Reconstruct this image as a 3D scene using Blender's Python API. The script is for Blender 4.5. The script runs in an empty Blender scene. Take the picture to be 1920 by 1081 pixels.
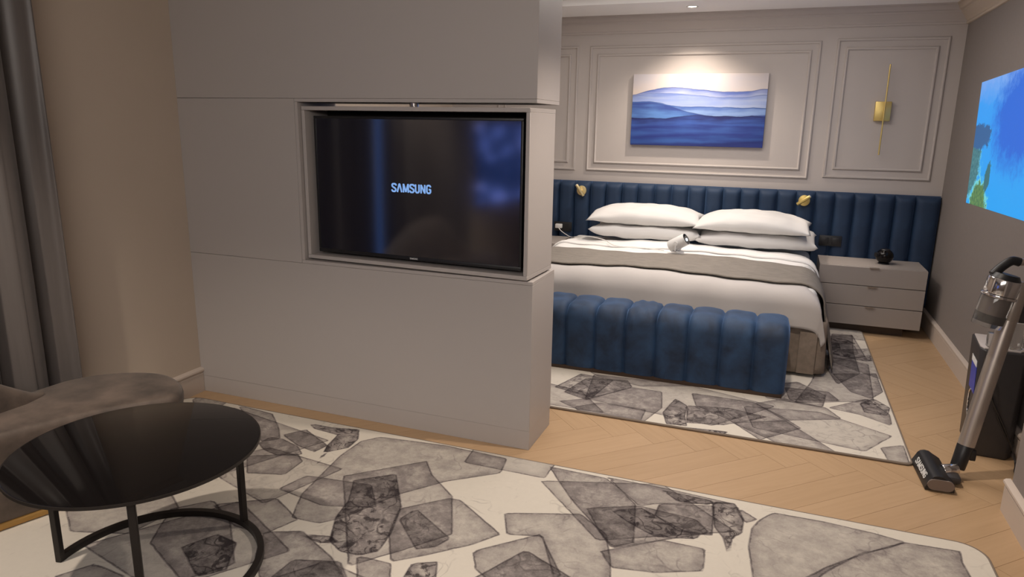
import bpy, bmesh, math, random
from mathutils import Vector, Matrix
PI = math.pi
R = math.radians
random.seed(7)
S = bpy.context.scene
C = S.collection

# ------------------------------------------------------------------ camera
cam = bpy.data.objects.new('camera', bpy.data.cameras.new('camera'))
C.objects.link(cam)
rr = Vector((0.93498525, 0.3543157, 0.01621599))
uu = Vector((-0.09547131, 0.20737584, 0.97359154))
ff = Vector((-0.34159597, 0.9118419, -0.22772034))
cam.matrix_world = Matrix(((rr.x, uu.x, -ff.x, 0), (rr.y, uu.y, -ff.y, 0), (rr.z, uu.z, -ff.z, 1.5), (0, 0, 0, 1)))
cam.data.sensor_width = 36
cam.data.lens = 24.625
cam.data.clip_start = 0.02
S.camera = cam

# ------------------------------------------------------------------ world and exposure
w = bpy.data.worlds.new('world')
S.world = w
w.use_nodes = True
w.node_tree.nodes['Background'].inputs[0].default_value = (0.72, 0.66, 0.64, 1)
w.node_tree.nodes['Background'].inputs[1].default_value = 0.10
S.view_settings.view_transform = 'Standard'
S.view_settings.look = 'None'
S.view_settings.gamma = 1
S.view_settings.use_curve_mapping = False
S.view_settings.exposure = -0.12
WARM = (1.0, 0.86, 0.72)
SOFT = (1.0, 0.92, 0.85)

def spot(name, loc, target, power, angle, blend=0.6, col=WARM, size=0.03):
    l = bpy.data.lights.new(name, 'SPOT')
    l.energy = power; l.spot_size = R(angle); l.spot_blend = blend; l.color = col; l.shadow_soft_size = size
    o = bpy.data.objects.new(name, l); C.objects.link(o)
    o.location = loc
    o.rotation_euler = (Vector(target) - Vector(loc)).to_track_quat('-Z', 'Y').to_euler()
    return o

def area(name, loc, target, power, sx, sy, col=SOFT, spread=180):
    l = bpy.data.lights.new(name, 'AREA')
    l.spread = R(spread); l.shape = 'RECTANGLE'; l.size = sx; l.size_y = sy; l.energy = power; l.color = col
    o = bpy.data.objects.new(name, l); C.objects.link(o)
    o.location = loc
    o.rotation_euler = (Vector(target) - Vector(loc)).to_track_quat('-Z', 'Y').to_euler()
    return o

LAMPS = [  # ceiling downlights of the suite, the last one added: x, y, aim x, aim y, watt, cone, tint
    (-2.42, 0.86, -2.28, 1.02, 125, 105, WARM),
    (-0.20, 0.95, -0.35, 1.35, 18, 112, WARM),
    (-0.10, 3.02, -0.42, 3.08, 114, 104, WARM),
    (-0.745, 5.81, -0.745, 5.80, 86, 122, WARM),
    (-0.75, 4.95, -0.75, 5.50, 28, 70, SOFT),
    (0.42, 5.76, 0.42, 5.82, 52, 27, WARM),  # narrow beam added only to brighten the nightstand top
]
for i, (x, y, tx, ty, e, a, c) in enumerate(LAMPS):
    spot('downlight_beam', (x, y, 2.375), (tx, ty, 0), e, a, 1.0 if a > 118 else 0.7, c)
area('fill_light_living', (-0.5, -0.6, 2.36), (-1.2, 2.2, 0.9), 45, 2.4, 1.2, SOFT, 125)  # added soft fill behind the viewer, aimed at the partition; no cove here
area('tray_fill_bedroom', (-0.8, 4.5, 2.47), (-0.8, 4.5, 0), 42, 2.2, 1.2, SOFT, 180)  # added broad fill hung in the tray to brighten the bedroom

# ------------------------------------------------------------------ materials
def mat(name, col, rough=0.6, metal=0.0, noise=0.0, nscale=20.0, bump=0.0, bscale=150.0, emit=None, estr=0.0,
        sheen=0.0, trans=0.0, coat=0.0, spec=0.5, stretch=(1, 1, 1), dark=None):
    m = bpy.data.materials.new(name); m.use_nodes = True
    nt = m.node_tree; b = nt.nodes['Principled BSDF']; L = nt.links.new
    b.inputs['Base Color'].default_value = (*col, 1)
    b.inputs['Coat IOR'].default_value = 2.1; b.inputs['Coat Roughness'].default_value = rough
    b.inputs['Roughness'].default_value = rough
    b.inputs['Metallic'].default_value = metal
    b.inputs['Specular IOR Level'].default_value = spec
    b.inputs['Sheen Weight'].default_value = sheen
    b.inputs['Transmission Weight'].default_value = trans
    b.inputs['Coat Weight'].default_value = coat
    if emit:
        b.inputs['Emission Color'].default_value = (*emit, 1); b.inputs['Emission Strength'].default_value = estr
    if noise or bump:
        tc = nt.nodes.new('ShaderNodeTexCoord')
        mp = nt.nodes.new('ShaderNodeMapping'); mp.inputs['Scale'].default_value = stretch
        L(tc.outputs['Object'], mp.inputs['Vector'])
    if noise:
        n = nt.nodes.new('ShaderNodeTexNoise'); n.inputs['Scale'].default_value = nscale
        n.inputs['Detail'].default_value = 5; n.inputs['Roughness'].default_value = 0.6
        L(mp.outputs[0], n.inputs['Vector'])
        r = nt.nodes.new('ShaderNodeValToRGB')
        d = dark if dark else tuple(c * (1 - noise) for c in col)
        u = tuple(min(1, c * (1 + noise)) for c in col)
        r.color_ramp.elements[0].position = 0.3; r.color_ramp.elements[0].color = (*d, 1)
        r.color_ramp.elements[1].position = 0.7; r.color_ramp.elements[1].color = (*u, 1)
        L(n.outputs['Fac'], r.inputs['Fac']); L(r.outputs['Color'], b.inputs['Base Color'])
    if bump:
        n2 = nt.nodes.new('ShaderNodeTexNoise'); n2.inputs['Scale'].default_value = bscale; n2.inputs['Detail'].default_value = 3
        L(mp.outputs[0], n2.inputs['Vector'])
        bp = nt.nodes.new('ShaderNodeBump'); bp.inputs['Strength'].default_value = bump; bp.inputs['Distance'].default_value = 0.004
        L(n2.outputs['Fac'], bp.inputs['Height']); L(bp.outputs['Normal'], b.inputs['Normal'])
    return m

M = {}
M['wall'] = mat('greige_wall_paint', (0.485, 0.44, 0.415), 0.75, bump=0.05, bscale=300, noise=0.015, nscale=3)
M['wall_beige'] = mat('beige_wall_paint', (0.52, 0.435, 0.355), 0.75, bump=0.05, bscale=300, noise=0.015, nscale=3)
M['lacquer'] = mat('greige_lacquer', (0.435, 0.40, 0.385), 0.42, bump=0.02, bscale=400, spec=0.4)
M['wall_shaded'] = mat('shaded_wall_paint', (0.24, 0.21, 0.195), 0.8, bump=0.1, bscale=400, noise=0.03, nscale=40)  # right wall: same paint as the others, its dim light put into the colour
M['trimw'] = mat('trim_paint', (0.55, 0.47, 0.41), 0.5)
M['ceil'] = mat('ceiling_white', (0.92, 0.91, 0.90), 0.8)
M['black'] = mat('black_plastic', (0.012, 0.012, 0.014), 0.4)
M['dark'] = mat('dark_void', (0.02, 0.015, 0.012), 0.8)
M['gloss'] = mat('black_glass', (0.006, 0.005, 0.005), 0.05, spec=0.28)
M['screen'] = mat('television_glass', (0.004, 0.004, 0.006), 0.10, spec=1.0, coat=1.0, emit=(0.03, 0.03, 0.06), estr=0.06)
M['steelblk'] = mat('black_steel', (0.02, 0.016, 0.014), 0.38, metal=0.3)
M['chrome'] = mat('chrome', (0.75, 0.73, 0.72), 0.12, metal=1)
M['silver'] = mat('satin_silver_tube', (0.52, 0.46, 0.41), 0.34, metal=0.8)
M['brass'] = mat('brushed_brass', (0.72, 0.55, 0.20), 0.38, metal=0.7)
M['brasspaint'] = mat('champagne_brass', (0.80, 0.66, 0.36), 0.38, metal=0.75)
M['gold'] = mat('antique_gold_trim', (0.42, 0.24, 0.07), 0.45, metal=0.45)
M['white'] = mat('white_cotton', (0.64, 0.625, 0.61), 0.85, bump=0.12, bscale=60, sheen=0.1)
M['sheet'] = mat('lit_white_cotton', (0.80, 0.78, 0.76), 0.85, bump=0.15, bscale=30, sheen=0.1)  # white cotton made paler for the bright light at the bed's head
M['duvet'] = mat('shaded_white_cotton', (0.49, 0.46, 0.445), 0.85, bump=0.25, bscale=14, sheen=0.1)  # white duvet greyed: the dimmer light at the foot is in the colour
M['skirt'] = mat('taupe_linen', (0.22, 0.175, 0.14), 0.9, noise=0.15, nscale=30, bump=0.2, bscale=250)
M['runner'] = mat('grey_woven_runner', (0.215, 0.19, 0.165), 0.9, noise=0.3, nscale=60, bump=0.3, bscale=300, stretch=(0.25, 3, 1))
M['nightstand'] = mat('greige_nightstand_paint', (0.34, 0.30, 0.275), 0.5)
M['walnut'] = mat('dark_walnut_plinth', (0.045, 0.025, 0.015), 0.5)
M['curtain'] = mat('charcoal_curtain_satin', (0.110, 0.095, 0.089), 0.42, noise=0.08, nscale=60, sheen=0.25, stretch=(1, 1, 0.05))
M['sofa'] = mat('brown_velvet', (0.105, 0.078, 0.062), 0.6, noise=0.5, nscale=7, sheen=0.12, bump=0.1, bscale=200)
M['clear'] = mat('clear_plastic', (0.75, 0.74, 0.72), 0.06, trans=0.92)
M['station'] = mat('charcoal_plastic', (0.035, 0.032, 0.034), 0.42, noise=0.1, nscale=40)
M['greypl'] = mat('grey_plastic', (0.20, 0.16, 0.14), 0.4, metal=0.2)
M['whitepl'] = mat('white_plastic', (0.72, 0.71, 0.70), 0.35)
M['cable_w'] = mat('white_cable', (0.75, 0.73, 0.70), 0.5)
M['blue_label'] = mat('blue_label', (0.02, 0.05, 0.45), 0.35)
M['print'] = mat('white_print', (0.8, 0.8, 0.8), 0.5)
M['binding'] = mat('rug_binding', (0.20, 0.16, 0.13), 0.9)
M['lamp_on'] = mat('lit_lamp', (1, 1, 1), 0.5, emit=(1.0, 0.85, 0.65), estr=14)
M['letters'] = mat('lit_screen_letters', (0, 0, 0), 0.5, emit=(0.24, 0.44, 0.85), estr=1.0)
M['lens_glow'] = mat('lit_lens', (0, 0, 0), 0.2, emit=(0.75, 0.85, 1.0), estr=4)
M['joint'] = mat('floor_joint', (0.22, 0.15, 0.09), 0.8)

def velvet(name, base, hi):
    m = bpy.data.materials.new(name); m.use_nodes = True
    nt = m.node_tree; b = nt.nodes['Principled BSDF']; L = nt.links.new
    tc = nt.nodes.new('ShaderNodeTexCoord')
    n = nt.nodes.new('ShaderNodeTexNoise'); n.inputs['Scale'].default_value = 6; n.inputs['Detail'].default_value = 9
    n.inputs['Roughness'].default_value = 0.62; n.inputs['Distortion'].default_value = 0.35
    L(tc.outputs['Object'], n.inputs['Vector'])
    r = nt.nodes.new('ShaderNodeValToRGB')
    r.color_ramp.elements[0].position = 0.32; r.color_ramp.elements[0].color = (*base, 1)
    r.color_ramp.elements[1].position = 0.72; r.color_ramp.elements[1].color = (*hi, 1)
    L(n.outputs['Fac'], r.inputs['Fac']); L(r.outputs['Color'], b.inputs['Base Color'])
    b.inputs['Roughness'].default_value = 0.7
    b.inputs['Sheen Weight'].default_value = 0.3; b.inputs['Sheen Roughness'].default_value = 0.4
    b.inputs['Sheen Tint'].default_value = (0.25, 0.45, 0.9, 1)
    return m
M['velvet'] = velvet('blue_velvet', (0.003, 0.012, 0.034), (0.019, 0.058, 0.138))
M['velvet_dark'] = velvet('navy_velvet', (0.007, 0.022, 0.056), (0.013, 0.038, 0.090))

def wood_mat():
    m = bpy.data.materials.new('oak_plank'); m.use_nodes = True
    nt = m.node_tree; b = nt.nodes['Principled BSDF']; L = nt.links.new
    tc = nt.nodes.new('ShaderNodeTexCoord'); oi = nt.nodes.new('ShaderNodeObjectInfo')
    mp = nt.nodes.new('ShaderNodeMapping'); mp.inputs['Scale'].default_value = (1.3, 22, 1)
    ad = nt.nodes.new('ShaderNodeVectorMath'); ad.operation = 'ADD'
    sc = nt.nodes.new('ShaderNodeVectorMath'); sc.operation = 'SCALE'; sc.inputs[0].default_value = (7, 3, 1)
    L(oi.outputs['Random'], sc.inputs['Scale']); L(tc.outputs['Object'], ad.inputs[0]); L(sc.outputs[0], ad.inputs[1])
    L(ad.outputs[0], mp.inputs['Vector'])
    n = nt.nodes.new('ShaderNodeTexNoise'); n.inputs['Scale'].default_value = 2.2; n.inputs['Detail'].default_value = 6
    n.inputs['Distortion'].default_value = 0.6
    L(mp.outputs[0], n.inputs['Vector'])
    mx = nt.nodes.new('ShaderNodeMath'); mx.operation = 'MULTIPLY_ADD'; mx.inputs[1].default_value = 0.30
    L(oi.outputs['Random'], mx.inputs[0]); L(n.outputs['Fac'], mx.inputs[2])
    r = nt.nodes.new('ShaderNodeValToRGB')
    r.color_ramp.elements[0].position = 0.3; r.color_ramp.elements[0].color = (0.41, 0.272, 0.155, 1)
    r.color_ramp.elements[1].position = 0.95; r.color_ramp.elements[1].color = (0.47, 0.318, 0.188, 1)
    L(mx.outputs[0], r.inputs['Fac']); L(r.outputs['Color'], b.inputs['Base Color'])
    b.inputs['Roughness'].default_value = 0.42; b.inputs['Specular IOR Level'].default_value = 0.35
    return m
M['oak'] = wood_mat()

# ------------------------------------------------------------------ mesh helpers
def link(name, me, m=None, parent=None, smooth=False):
    o = bpy.data.objects.new(name, me); C.objects.link(o)
    if m is not None: me.materials.append(m)
    if smooth:
        for p in me.polygons: p.use_smooth = True
    if parent is not None: o.parent = parent
    return o

def frombm(name, bm, m, parent=None, smooth=False, sharp=None):
    me = bpy.data.meshes.new(name)
    bmesh.ops.recalc_face_normals(bm, faces=bm.faces)
    bm.to_mesh(me); bm.free()
    o = link(name, me, m, parent, smooth or sharp is not None)
    if sharp is not None: me.set_sharp_from_angle(angle=R(sharp))
    return o

def frompy(name, vs, fs, m, parent=None, smooth=False, sharp=None):
    me = bpy.data.meshes.new(name); me.from_pydata([tuple(v) for v in vs], [], fs); me.update()
    bm = bmesh.new(); bm.from_mesh(me); bpy.data.meshes.remove(me)
    return frombm(name, bm, m, parent, smooth, sharp)

def tbox(bm, x0, x1, y0, y1, z0, z1, bev=0.0, seg=2, mtx=None):
    t = bmesh.new(); bmesh.ops.create_cube(t, size=1)
    for v in t.verts:
        v.co = Vector(((x0 + x1) / 2 + v.co.x * (x1 - x0), (y0 + y1) / 2 + v.co.y * (y1 - y0), (z0 + z1) / 2 + v.co.z * (z1 - z0)))
    if bev: bmesh.ops.bevel(t, geom=t.edges[:], offset=bev, segments=seg, profile=0.5, affect='EDGES')
    if mtx: bmesh.ops.transform(t, matrix=mtx, verts=t.verts)
    me = bpy.data.meshes.new('t'); t.to_mesh(me); t.free(); bm.from_mesh(me); bpy.data.meshes.remove(me)

def box(name, x0, x1, y0, y1, z0, z1, m, parent=None, bev=0.0, seg=2):
    bm = bmesh.new(); tbox(bm, x0, x1, y0, y1, z0, z1, bev, seg)
    return frombm(name, bm, m, parent, sharp=40 if bev else None)

def tcyl(bm, a, b, ra, rb=None, seg=24, bev=0.0):
    rb = ra if rb is None else rb
    a, b = Vector(a), Vector(b); d = b - a
    t = bmesh.new()
    bmesh.ops.create_cone(t, cap_ends=True, segments=seg, radius1=ra, radius2=rb, depth=d.length)
    if bev:
        es = [e for e in t.edges if len(e.link_faces) == 2 and any(len(f.verts) > 4 for f in e.link_faces)]
        bmesh.ops.bevel(t, geom=es, offset=bev, segments=2, profile=0.5, affect='EDGES')
    q = Vector((0, 0, 1)).rotation_difference(d.normalized()).to_matrix().to_4x4()
    bmesh.ops.transform(t, matrix=Matrix.Translation((a + b) / 2) @ q, verts=t.verts)
    me = bpy.data.meshes.new('t'); t.to_mesh(me); t.free(); bm.from_mesh(me); bpy.data.meshes.remove(me)

def cyl(name, a, b, ra, m, parent=None, rb=None, seg=24, bev=0.0):
    bm = bmesh.new(); tcyl(bm, a, b, ra, rb, seg, bev)
    return frombm(name, bm, m, parent, sharp=40)

def ttube(bm, pts, r, seg=10, closed=False, square=False):
    pts = [Vector(p) for p in pts]; n = len(pts); rings = []
    up = Vector((0, 0, 1))
    for i, p in enumerate(pts):
        if closed: d = pts[(i + 1) % n] - pts[i - 1]
        else: d = pts[min(i + 1, n - 1)] - pts[max(i - 1, 0)]
        d.normalize()
        s = d.cross(up)
        if s.length < 1e-3: s = Vector((1, 0, 0))
        s.normalize(); u = s.cross(d).normalized()
        ring = []
        K = 4 if square else seg
        for k in range(K):
            a = 2 * PI * (k + (0.5 if square else 0)) / K
            rad = r * (1.414 if square else 1)
            ring.append(bm.verts.new(p + s * math.cos(a) * rad + u * math.sin(a) * rad))
        rings.append(ring)
    K = len(rings[0])
    for i in range(n if closed else n - 1):
        A, B = rings[i], rings[(i + 1) % n]
        for k in range(K): bm.faces.new((A[k], A[(k + 1) % K], B[(k + 1) % K], B[k]))
    if not closed: bm.faces.new(rings[0][::-1]); bm.faces.new(rings[-1])

def tube(name, pts, r, m, parent=None, seg=10, closed=False, square=False):
    bm = bmesh.new(); ttube(bm, pts, r, seg, closed, square)
    return frombm(name, bm, m, parent, sharp=50)

def smoothpath(pts, n=8):
    pts = [Vector(p) for p in pts]; out = []
    P = [pts[0]] + pts + [pts[-1]]
    for i in range(1, len(P) - 2):
        for k in range(n):
            t = k / n; a, b, c, d = P[i - 1], P[i], P[i + 1], P[i + 2]
            out.append(0.5 * ((2 * b) + (-a + c) * t + (2 * a - 5 * b + 4 * c - d) * t * t + (-a + 3 * b - 3 * c + d) * t ** 3))
    out.append(pts[-1]); return out

def prism(name, poly, z0, z1, m, parent=None, bev=0.0, seg=2, sharp=40):
    bm = bmesh.new()
    f = bm.faces.new([bm.verts.new((x, y, z0)) for x, y in poly])
    r = bmesh.ops.extrude_face_region(bm, geom=[f])
    for v in [g for g in r['geom'] if isinstance(g, bmesh.types.BMVert)]: v.co.z = z1
    if bev:
        es = [e for e in bm.edges if abs(e.verts[0].co.z - e.verts[1].co.z) < 1e-6 and e.verts[0].co.z > (z0 + z1) / 2]
        bmesh.ops.bevel(bm, geom=es, offset=bev, segments=seg, profile=0.5, affect='EDGES')
    return frombm(name, bm, m, parent, sharp=sharp)

def grid(name, fn, nu, nv, m, parent=None, thick=0.0, smooth=True, closeu=False):
    vs = [fn(i / (nu - (0 if closeu else 1)), j / (nv - 1)) for j in range(nv) for i in range(nu)]
    fs = []
    for j in range(nv - 1):
        for i in range(nu if closeu else nu - 1):
            i2 = (i + 1) % nu
            fs.append((j * nu + i, j * nu + i2, (j + 1) * nu + i2, (j + 1) * nu + i))
    me = bpy.data.meshes.new(name); me.from_pydata([tuple(v) for v in vs], [], fs); me.update()
    o = link(name, me, m, parent, smooth)
    if thick:
        s = o.modifiers.new('thick', 'SOLIDIFY'); s.thickness = thick; s.offset = -1
    return o

def empty(name, loc=(0, 0, 0)):
    o = bpy.data.objects.new(name, None); C.objects.link(o); o.location = loc; o.empty_display_size = 0.1
    return o

def pull(root):
    """children were modelled in world space: keep them there under a root that stands at the thing's base"""
    inv = Matrix.Translation(root.location).inverted()
    for ch in root.children: ch.matrix_parent_inverse = inv
    return root

def tag(o, label, cat, group=None):
    o['label'] = label; o['category'] = cat
    if group: o['group'] = group
    return o

def struct(o):
    o['kind'] = 'structure'; return o

def copything(o, parent=None):
    c = o.copy(); C.objects.link(c)
    if parent is not None:
        c.parent = parent; c.matrix_parent_inverse = o.matrix_parent_inverse.copy()
    for ch in list(o.children): copything(ch, c)
    return c

# ================================================================== SETTING
XL, XR, XP, YB, YF, ZC = -2.953, 1.176, 0.99, 6.2, -1.6, 2.4
YJ = 3.11
floor = struct(box('floor', XL, XR, YF, YB, -0.05, -0.0125, M['joint']))

def clip(poly, x0, x1, y0, y1):
    def cut(P, f, g):
        out = []
        for i in range(len(P)):
            a, b = P[i - 1], P[i]
            if f(b) >= 0:
                if f(a) < 0: out.append(g(a, b))
                out.append(b)
            elif f(a) >= 0: out.append(g(a, b))
        return out
    for f in (lambda p: p[0] - x0, lambda p: x1 - p[0], lambda p: p[1] - y0, lambda p: y1 - p[1]):
        def g(a, b, f=f):
            t = f(a) / (f(a) - f(b)); return (a[0] + (b[0] - a[0]) * t, a[1] + (b[1] - a[1]) * t)
        poly = cut(poly, f, g)
        if len(poly) < 3: return []
    return poly

PW, PK = 0.142, 6
PLN = PW * PK
hidden = bmesh.new()
def plank(cx, cy, ang, L):
    """one herringbone plank, centre (cx, cy), long axis at ang"""
    ca, sa = math.cos(ang), math.sin(ang); g = 0.0006
    loc = [(-L / 2 + g, -PW / 2 + g), (L / 2 - g, -PW / 2 + g), (L / 2 - g, PW / 2 - g), (-L / 2 + g, PW / 2 - g)]
    P = [(cx + x * ca - y * sa, cy + x * sa + y * ca) for x, y in loc]
    P = clip(P, XL + 0.004, XR - 0.004, YF + 0.004, YB - 0.004)
    if len(P) < 3: return
    def inz(z): return any(z[0] <= p[0] <= z[1] and z[2] <= p[1] <= z[3] for p in P + [(cx, cy)])
    seen = any(inz(z) for z in [(-2.95, -0.95, 2.66, 2.98), (-1.0, 1.2, 2.55, 3.55), (0.62, 1.2, 3.3, 6.0), (0.7, 1.0, 1.9, 2.9)])
    if seen:
        Q = [((x - cx) * ca + (y - cy) * sa, -(x - cx) * sa + (y - cy) * ca) for x, y in P]
        n = len(Q); vs = [(x, y, -0.012) for x, y in Q] + [(x, y, 0) for x, y in Q]
        fs = [tuple(range(n))[::-1], tuple(range(n, 2 * n))] + [(i, (i + 1) % n, n + (i + 1) % n, n + i) for i in range(n)]
        me = bpy.data.meshes.new('plank'); me.from_pydata(vs, [], fs); me.update()
        o = link('plank', me, M['oak'], floor); o.location = (cx, cy, 0); o.rotation_euler = (0, 0, ang)
    else:
        n = len(P); a = [hidden.verts.new((x, y, -0.012)) for x, y in P]; b = [hidden.verts.new((x, y, 0)) for x, y in P]
        hidden.faces.new(a[::-1]); hidden.faces.new(b)
        for i in range(n): hidden.faces.new((a[i], a[(i + 1) % n], b[(i + 1) % n], b[i]))
th = -PI / 4 - 0.02
ct, st = math.cos(th), math.sin(th)
OX, OY = -0.86, 2.60
for r_ in range(-70, 71):
    for j in range(-14, 15):
        ox = r_ * PW + j * 2 * PLN; oy = r_ * PW
        for (px, py, a) in ((ox + PLN / 2, oy + PW / 2, 0), (ox + PW / 2, oy + PW + PLN / 2, PI / 2)):
            x = OX + px * ct - py * st; y = OY + px * st + py * ct
            if XL - 0.5 < x < XR + 0.5 and YF - 0.5 < y < YB + 0.5: plank(x, y, th + a, PLN)
ho = frombm('plank_field', hidden, M['oak'], floor); ho['kind'] = 'stuff'

wall_back = struct(box('wall_back', XL - 0.12, XR + 0.12, YB, YB + 0.12, -0.05, 2.62, M['wall']))
wall_left = struct(box('wall_left', XL - 0.12, XL, 1.75, YB, -0.05, 2.62, M['wall_beige']))
wl2 = struct(box('wall_left', XL - 0.12, XL, YF, 0.25, -0.05, 2.62, M['wall_beige']))
wl3 = struct(box('wall_left', XL - 0.12, XL, 0.25, 1.75, 2.3, 2.62, M['wall_beige']))
wall_right = struct(box('wall_right', XR, XR + 0.12, YJ, YB, -0.05, 2.62, M['wall_shaded']))
wr2 = struct(box('wall_right', XP, XR + 0.12, YF, YJ, -0.05, 2.62, M['wall_shaded']))
wall_rear = struct(box('wall_rear', XL - 0.12, XR + 0.12, YF - 0.12, YF, -0.05, 2.62, M['wall_beige']))

# night window in the left wall behind the curtains (its glow shows in the television)
wnd = struct(box('window_1', XL - 0.07, XL - 0.06, 0.25, 1.75, 0.0, 2.3, mat('night_window_glass', (0.01, 0.015, 0.03), 0.08, emit=(0.06, 0.16, 0.5), estr=1.3)))
bm = bmesh.new()
for y in (0.25, 0.98, 1.71): tbox(bm, XL - 0.06, XL - 0.03, y, y + 0.04, 0, 2.3)
for z in (0.0, 2.26): tbox(bm, XL - 0.06, XL - 0.03, 0.25, 1.75, z, z + 0.04)
frombm('window_frame', bm, M['black'], wnd)

# ceiling with a raised tray over the bed
bm = bmesh.new()
TX0, TX1, TY0, TY1, ZT = -2.35, 0.72, 3.75, 5.56, 2.5
tbox(bm, XL, XR, YF, TY0, ZC, ZC + 0.22)
tbox(bm, XL, XR, TY1, YB, ZC, ZC + 0.22)
tbox(bm, XL, TX0, TY0, TY1, ZC, ZC + 0.22)
tbox(bm, TX1, XR, TY0, TY1, ZC, ZC + 0.22)
tbox(bm, TX0, TX1, TY0, TY1, ZT, ZC + 0.22)
ceiling = struct(frombm('ceiling', bm, M['ceil']))
bm = bmesh.new()
for (x0, x1, y0, y1) in ((TX0, TX1, TY1 - 0.025, TY1), (TX0, TX1, TY0, TY0 + 0.025), (TX0, TX0 + 0.025, TY0, TY1), (TX1 - 0.025, TX1, TY0, TY1)):
    tbox(bm, x0, x1, y0, y1, ZC + 0.045, ZT, 0.006)
frombm('tray_moulding', bm, M['ceil'], ceiling)

def sweep(name, prof, a, b, inward, m, parent=None, cutA=0, cutB=0):
    """profile (out from wall, z) run from a to b on a wall; inward = unit vector into the room; cut = mitre direction"""
    a, b, inw = Vector((*a, 0)), Vector((*b, 0)), Vector((*inward, 0)); d = (b - a).normalized()
    vs = [a + inw * o + Vector((0, 0, z)) + d * (o * cutA) for o, z in prof] + [b + inw * o + Vector((0, 0, z)) - d * (o * cutB) for o, z in prof]
    n = len(prof); fs = [(i, (i + 1) % n, n + (i + 1) % n, n + i) for i in range(n)] + [tuple(range(n)), tuple(range(n, 2 * n))[::-1]]
    return frompy(name, vs, fs, m, parent, sharp=35)
CR = [(0, 2.262), (0.012, 2.264), (0.018, 2.274), (0.014, 2.284), (0.019, 2.291), (0.030, 2.300), (0.058, 2.333), (0.066, 2.337), (0.067, 2.350),
      (0.072, 2.352), (0.082, 2.356), (0.092, 2.372), (0.096, 2.386), (0.104, 2.388), (0.104, 2.4), (0, 2.4)]
struct(sweep('trim_1', CR, (XL, YB), (XR, YB), (0, -1), M['wall'], cutB=1, cutA=1))
struct(sweep('trim_2', CR, (XR, YB), (XR, YJ), (-1, 0), M['wall_beige'], cutA=1))
struct(sweep('trim_3', CR, (XL, YB), (XL, 3.215), (1, 0), M['wall_beige'], cutA=1))
struct(sweep('trim_4', CR, (XL, 2.895), (XL, YF), (1, 0), M['wall_beige']))
BB = [(0, 0), (0.016, 0), (0.016, 0.106), (0.012, 0.110), (0.012, 0.114), (0.020, 0.117), (0.024, 0.124), (0.023, 0.132), (0.016, 0.139), (0, 0.142)]
struct(sweep('baseboard_right', BB, (XR, YB), (XR, YJ), (-1, 0), M['trimw']))
struct(sweep('baseboard_right', BB, (XP, YJ + 0.024), (XP, YF), (-1, 0), M['trimw'], cutA=0))
struct(sweep('baseboard_right', BB, (XP - 0.001, YJ), (XR, YJ), (0, 1), M['trimw']))
struct(sweep('baseboard_left', BB, (XL, 2.893), (XL, 1.76), (1, 0), M['trimw']))
struct(sweep('baseboard_back', BB, (XL, YB), (-2.54, YB), (0, -1), M['trimw']))

# wall panel mouldings on the back wall
def frame_moulding(x0, x1, z0, z1):
    P = [(0, 0), (0.0, 0.008), (0.005, 0.013), (0.011, 0.015), (0.017, 0.011), (0.020, 0.006), (0.020, 0)]   # (inward across the frame, out of the wall)
    vs = []; n = len(P)
    for (sx, sz) in ((0, 0), (1, 0), (1, 1), (0, 1)):
        for (u, o) in P:
            vs.append(((x0 + u) if sx == 0 else (x1 - u), YB - o, (z0 + u) if sz == 0 else (z1 - u)))
    fs = []
    for k in range(4):
        for i in range(n):
            a, b = k * n, ((k + 1) % 4) * n
            fs.append((a + i, a + (i + 1) % n, b + (i + 1) % n, b + i))
    frompy('panel_moulding', vs, fs, M['wall'], wall_back, sharp=50)
for (x0, x1, z0, z1) in ((-1.632, 0.212, 1.110, 2.170), (0.322, 1.082, 1.128, 2.182), (-2.49, -1.735, 1.110, 2.170)):
    frame_moulding(x0, x1, z0, z1)
    frame_moulding(x0 + 0.066, x1 - 0.066, z0 + 0.066, z1 - 0.066)

# ------------------------------------------------------------------ partition with the opening for the television
PX0, PX1, PY0, PY1 = XL, -0.985, 2.893, 3.215
NX0, NZ0, NZ1 = -2.205, 0.815, 1.590
part = struct(empty('wall_middle', ((PX0 + PX1) / 2, (PY0 + PY1) / 2, 0)))
g = 0.0007
def pan(name, x0, x1, y0, y1, z0, z1, bev=0.0008): return box(name, x0, x1, y0, y1, z0, z1, M['lacquer'], part, bev, 1)
pan('plinth', PX0, PX1 - 0.0015, PY0 + 0.002, PY1 - 0.002, 0, 0.094)
pan('lower_panel', PX0, PX1, PY0, PY1, 0.094 + g, NZ0 - 0.016 - g)
pan('side_panel', PX0, NX0 - 0.018 - g, PY0, PY1, NZ0 - 0.016 + g, NZ1 + 0.016 - g)
pan('upper_panel', PX0, PX1, PY0, PY1, NZ1 + 0.016 + g, ZC)
pan('opening_sill', NX0 - 0.018, PX1, PY0 + 0.001, PY1 - 0.001, NZ0 - 0.016, NZ0)
pan('opening_head', NX0 - 0.018, PX1, PY0 + 0.001, PY1 - 0.001, NZ1, NZ1 + 0.016)
pan('opening_jamb', NX0 - 0.018, NX0, PY0 + 0.001, PY1 - 0.001, NZ0 + 0.0003, NZ1 - 0.0003)
pull(part)

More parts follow.
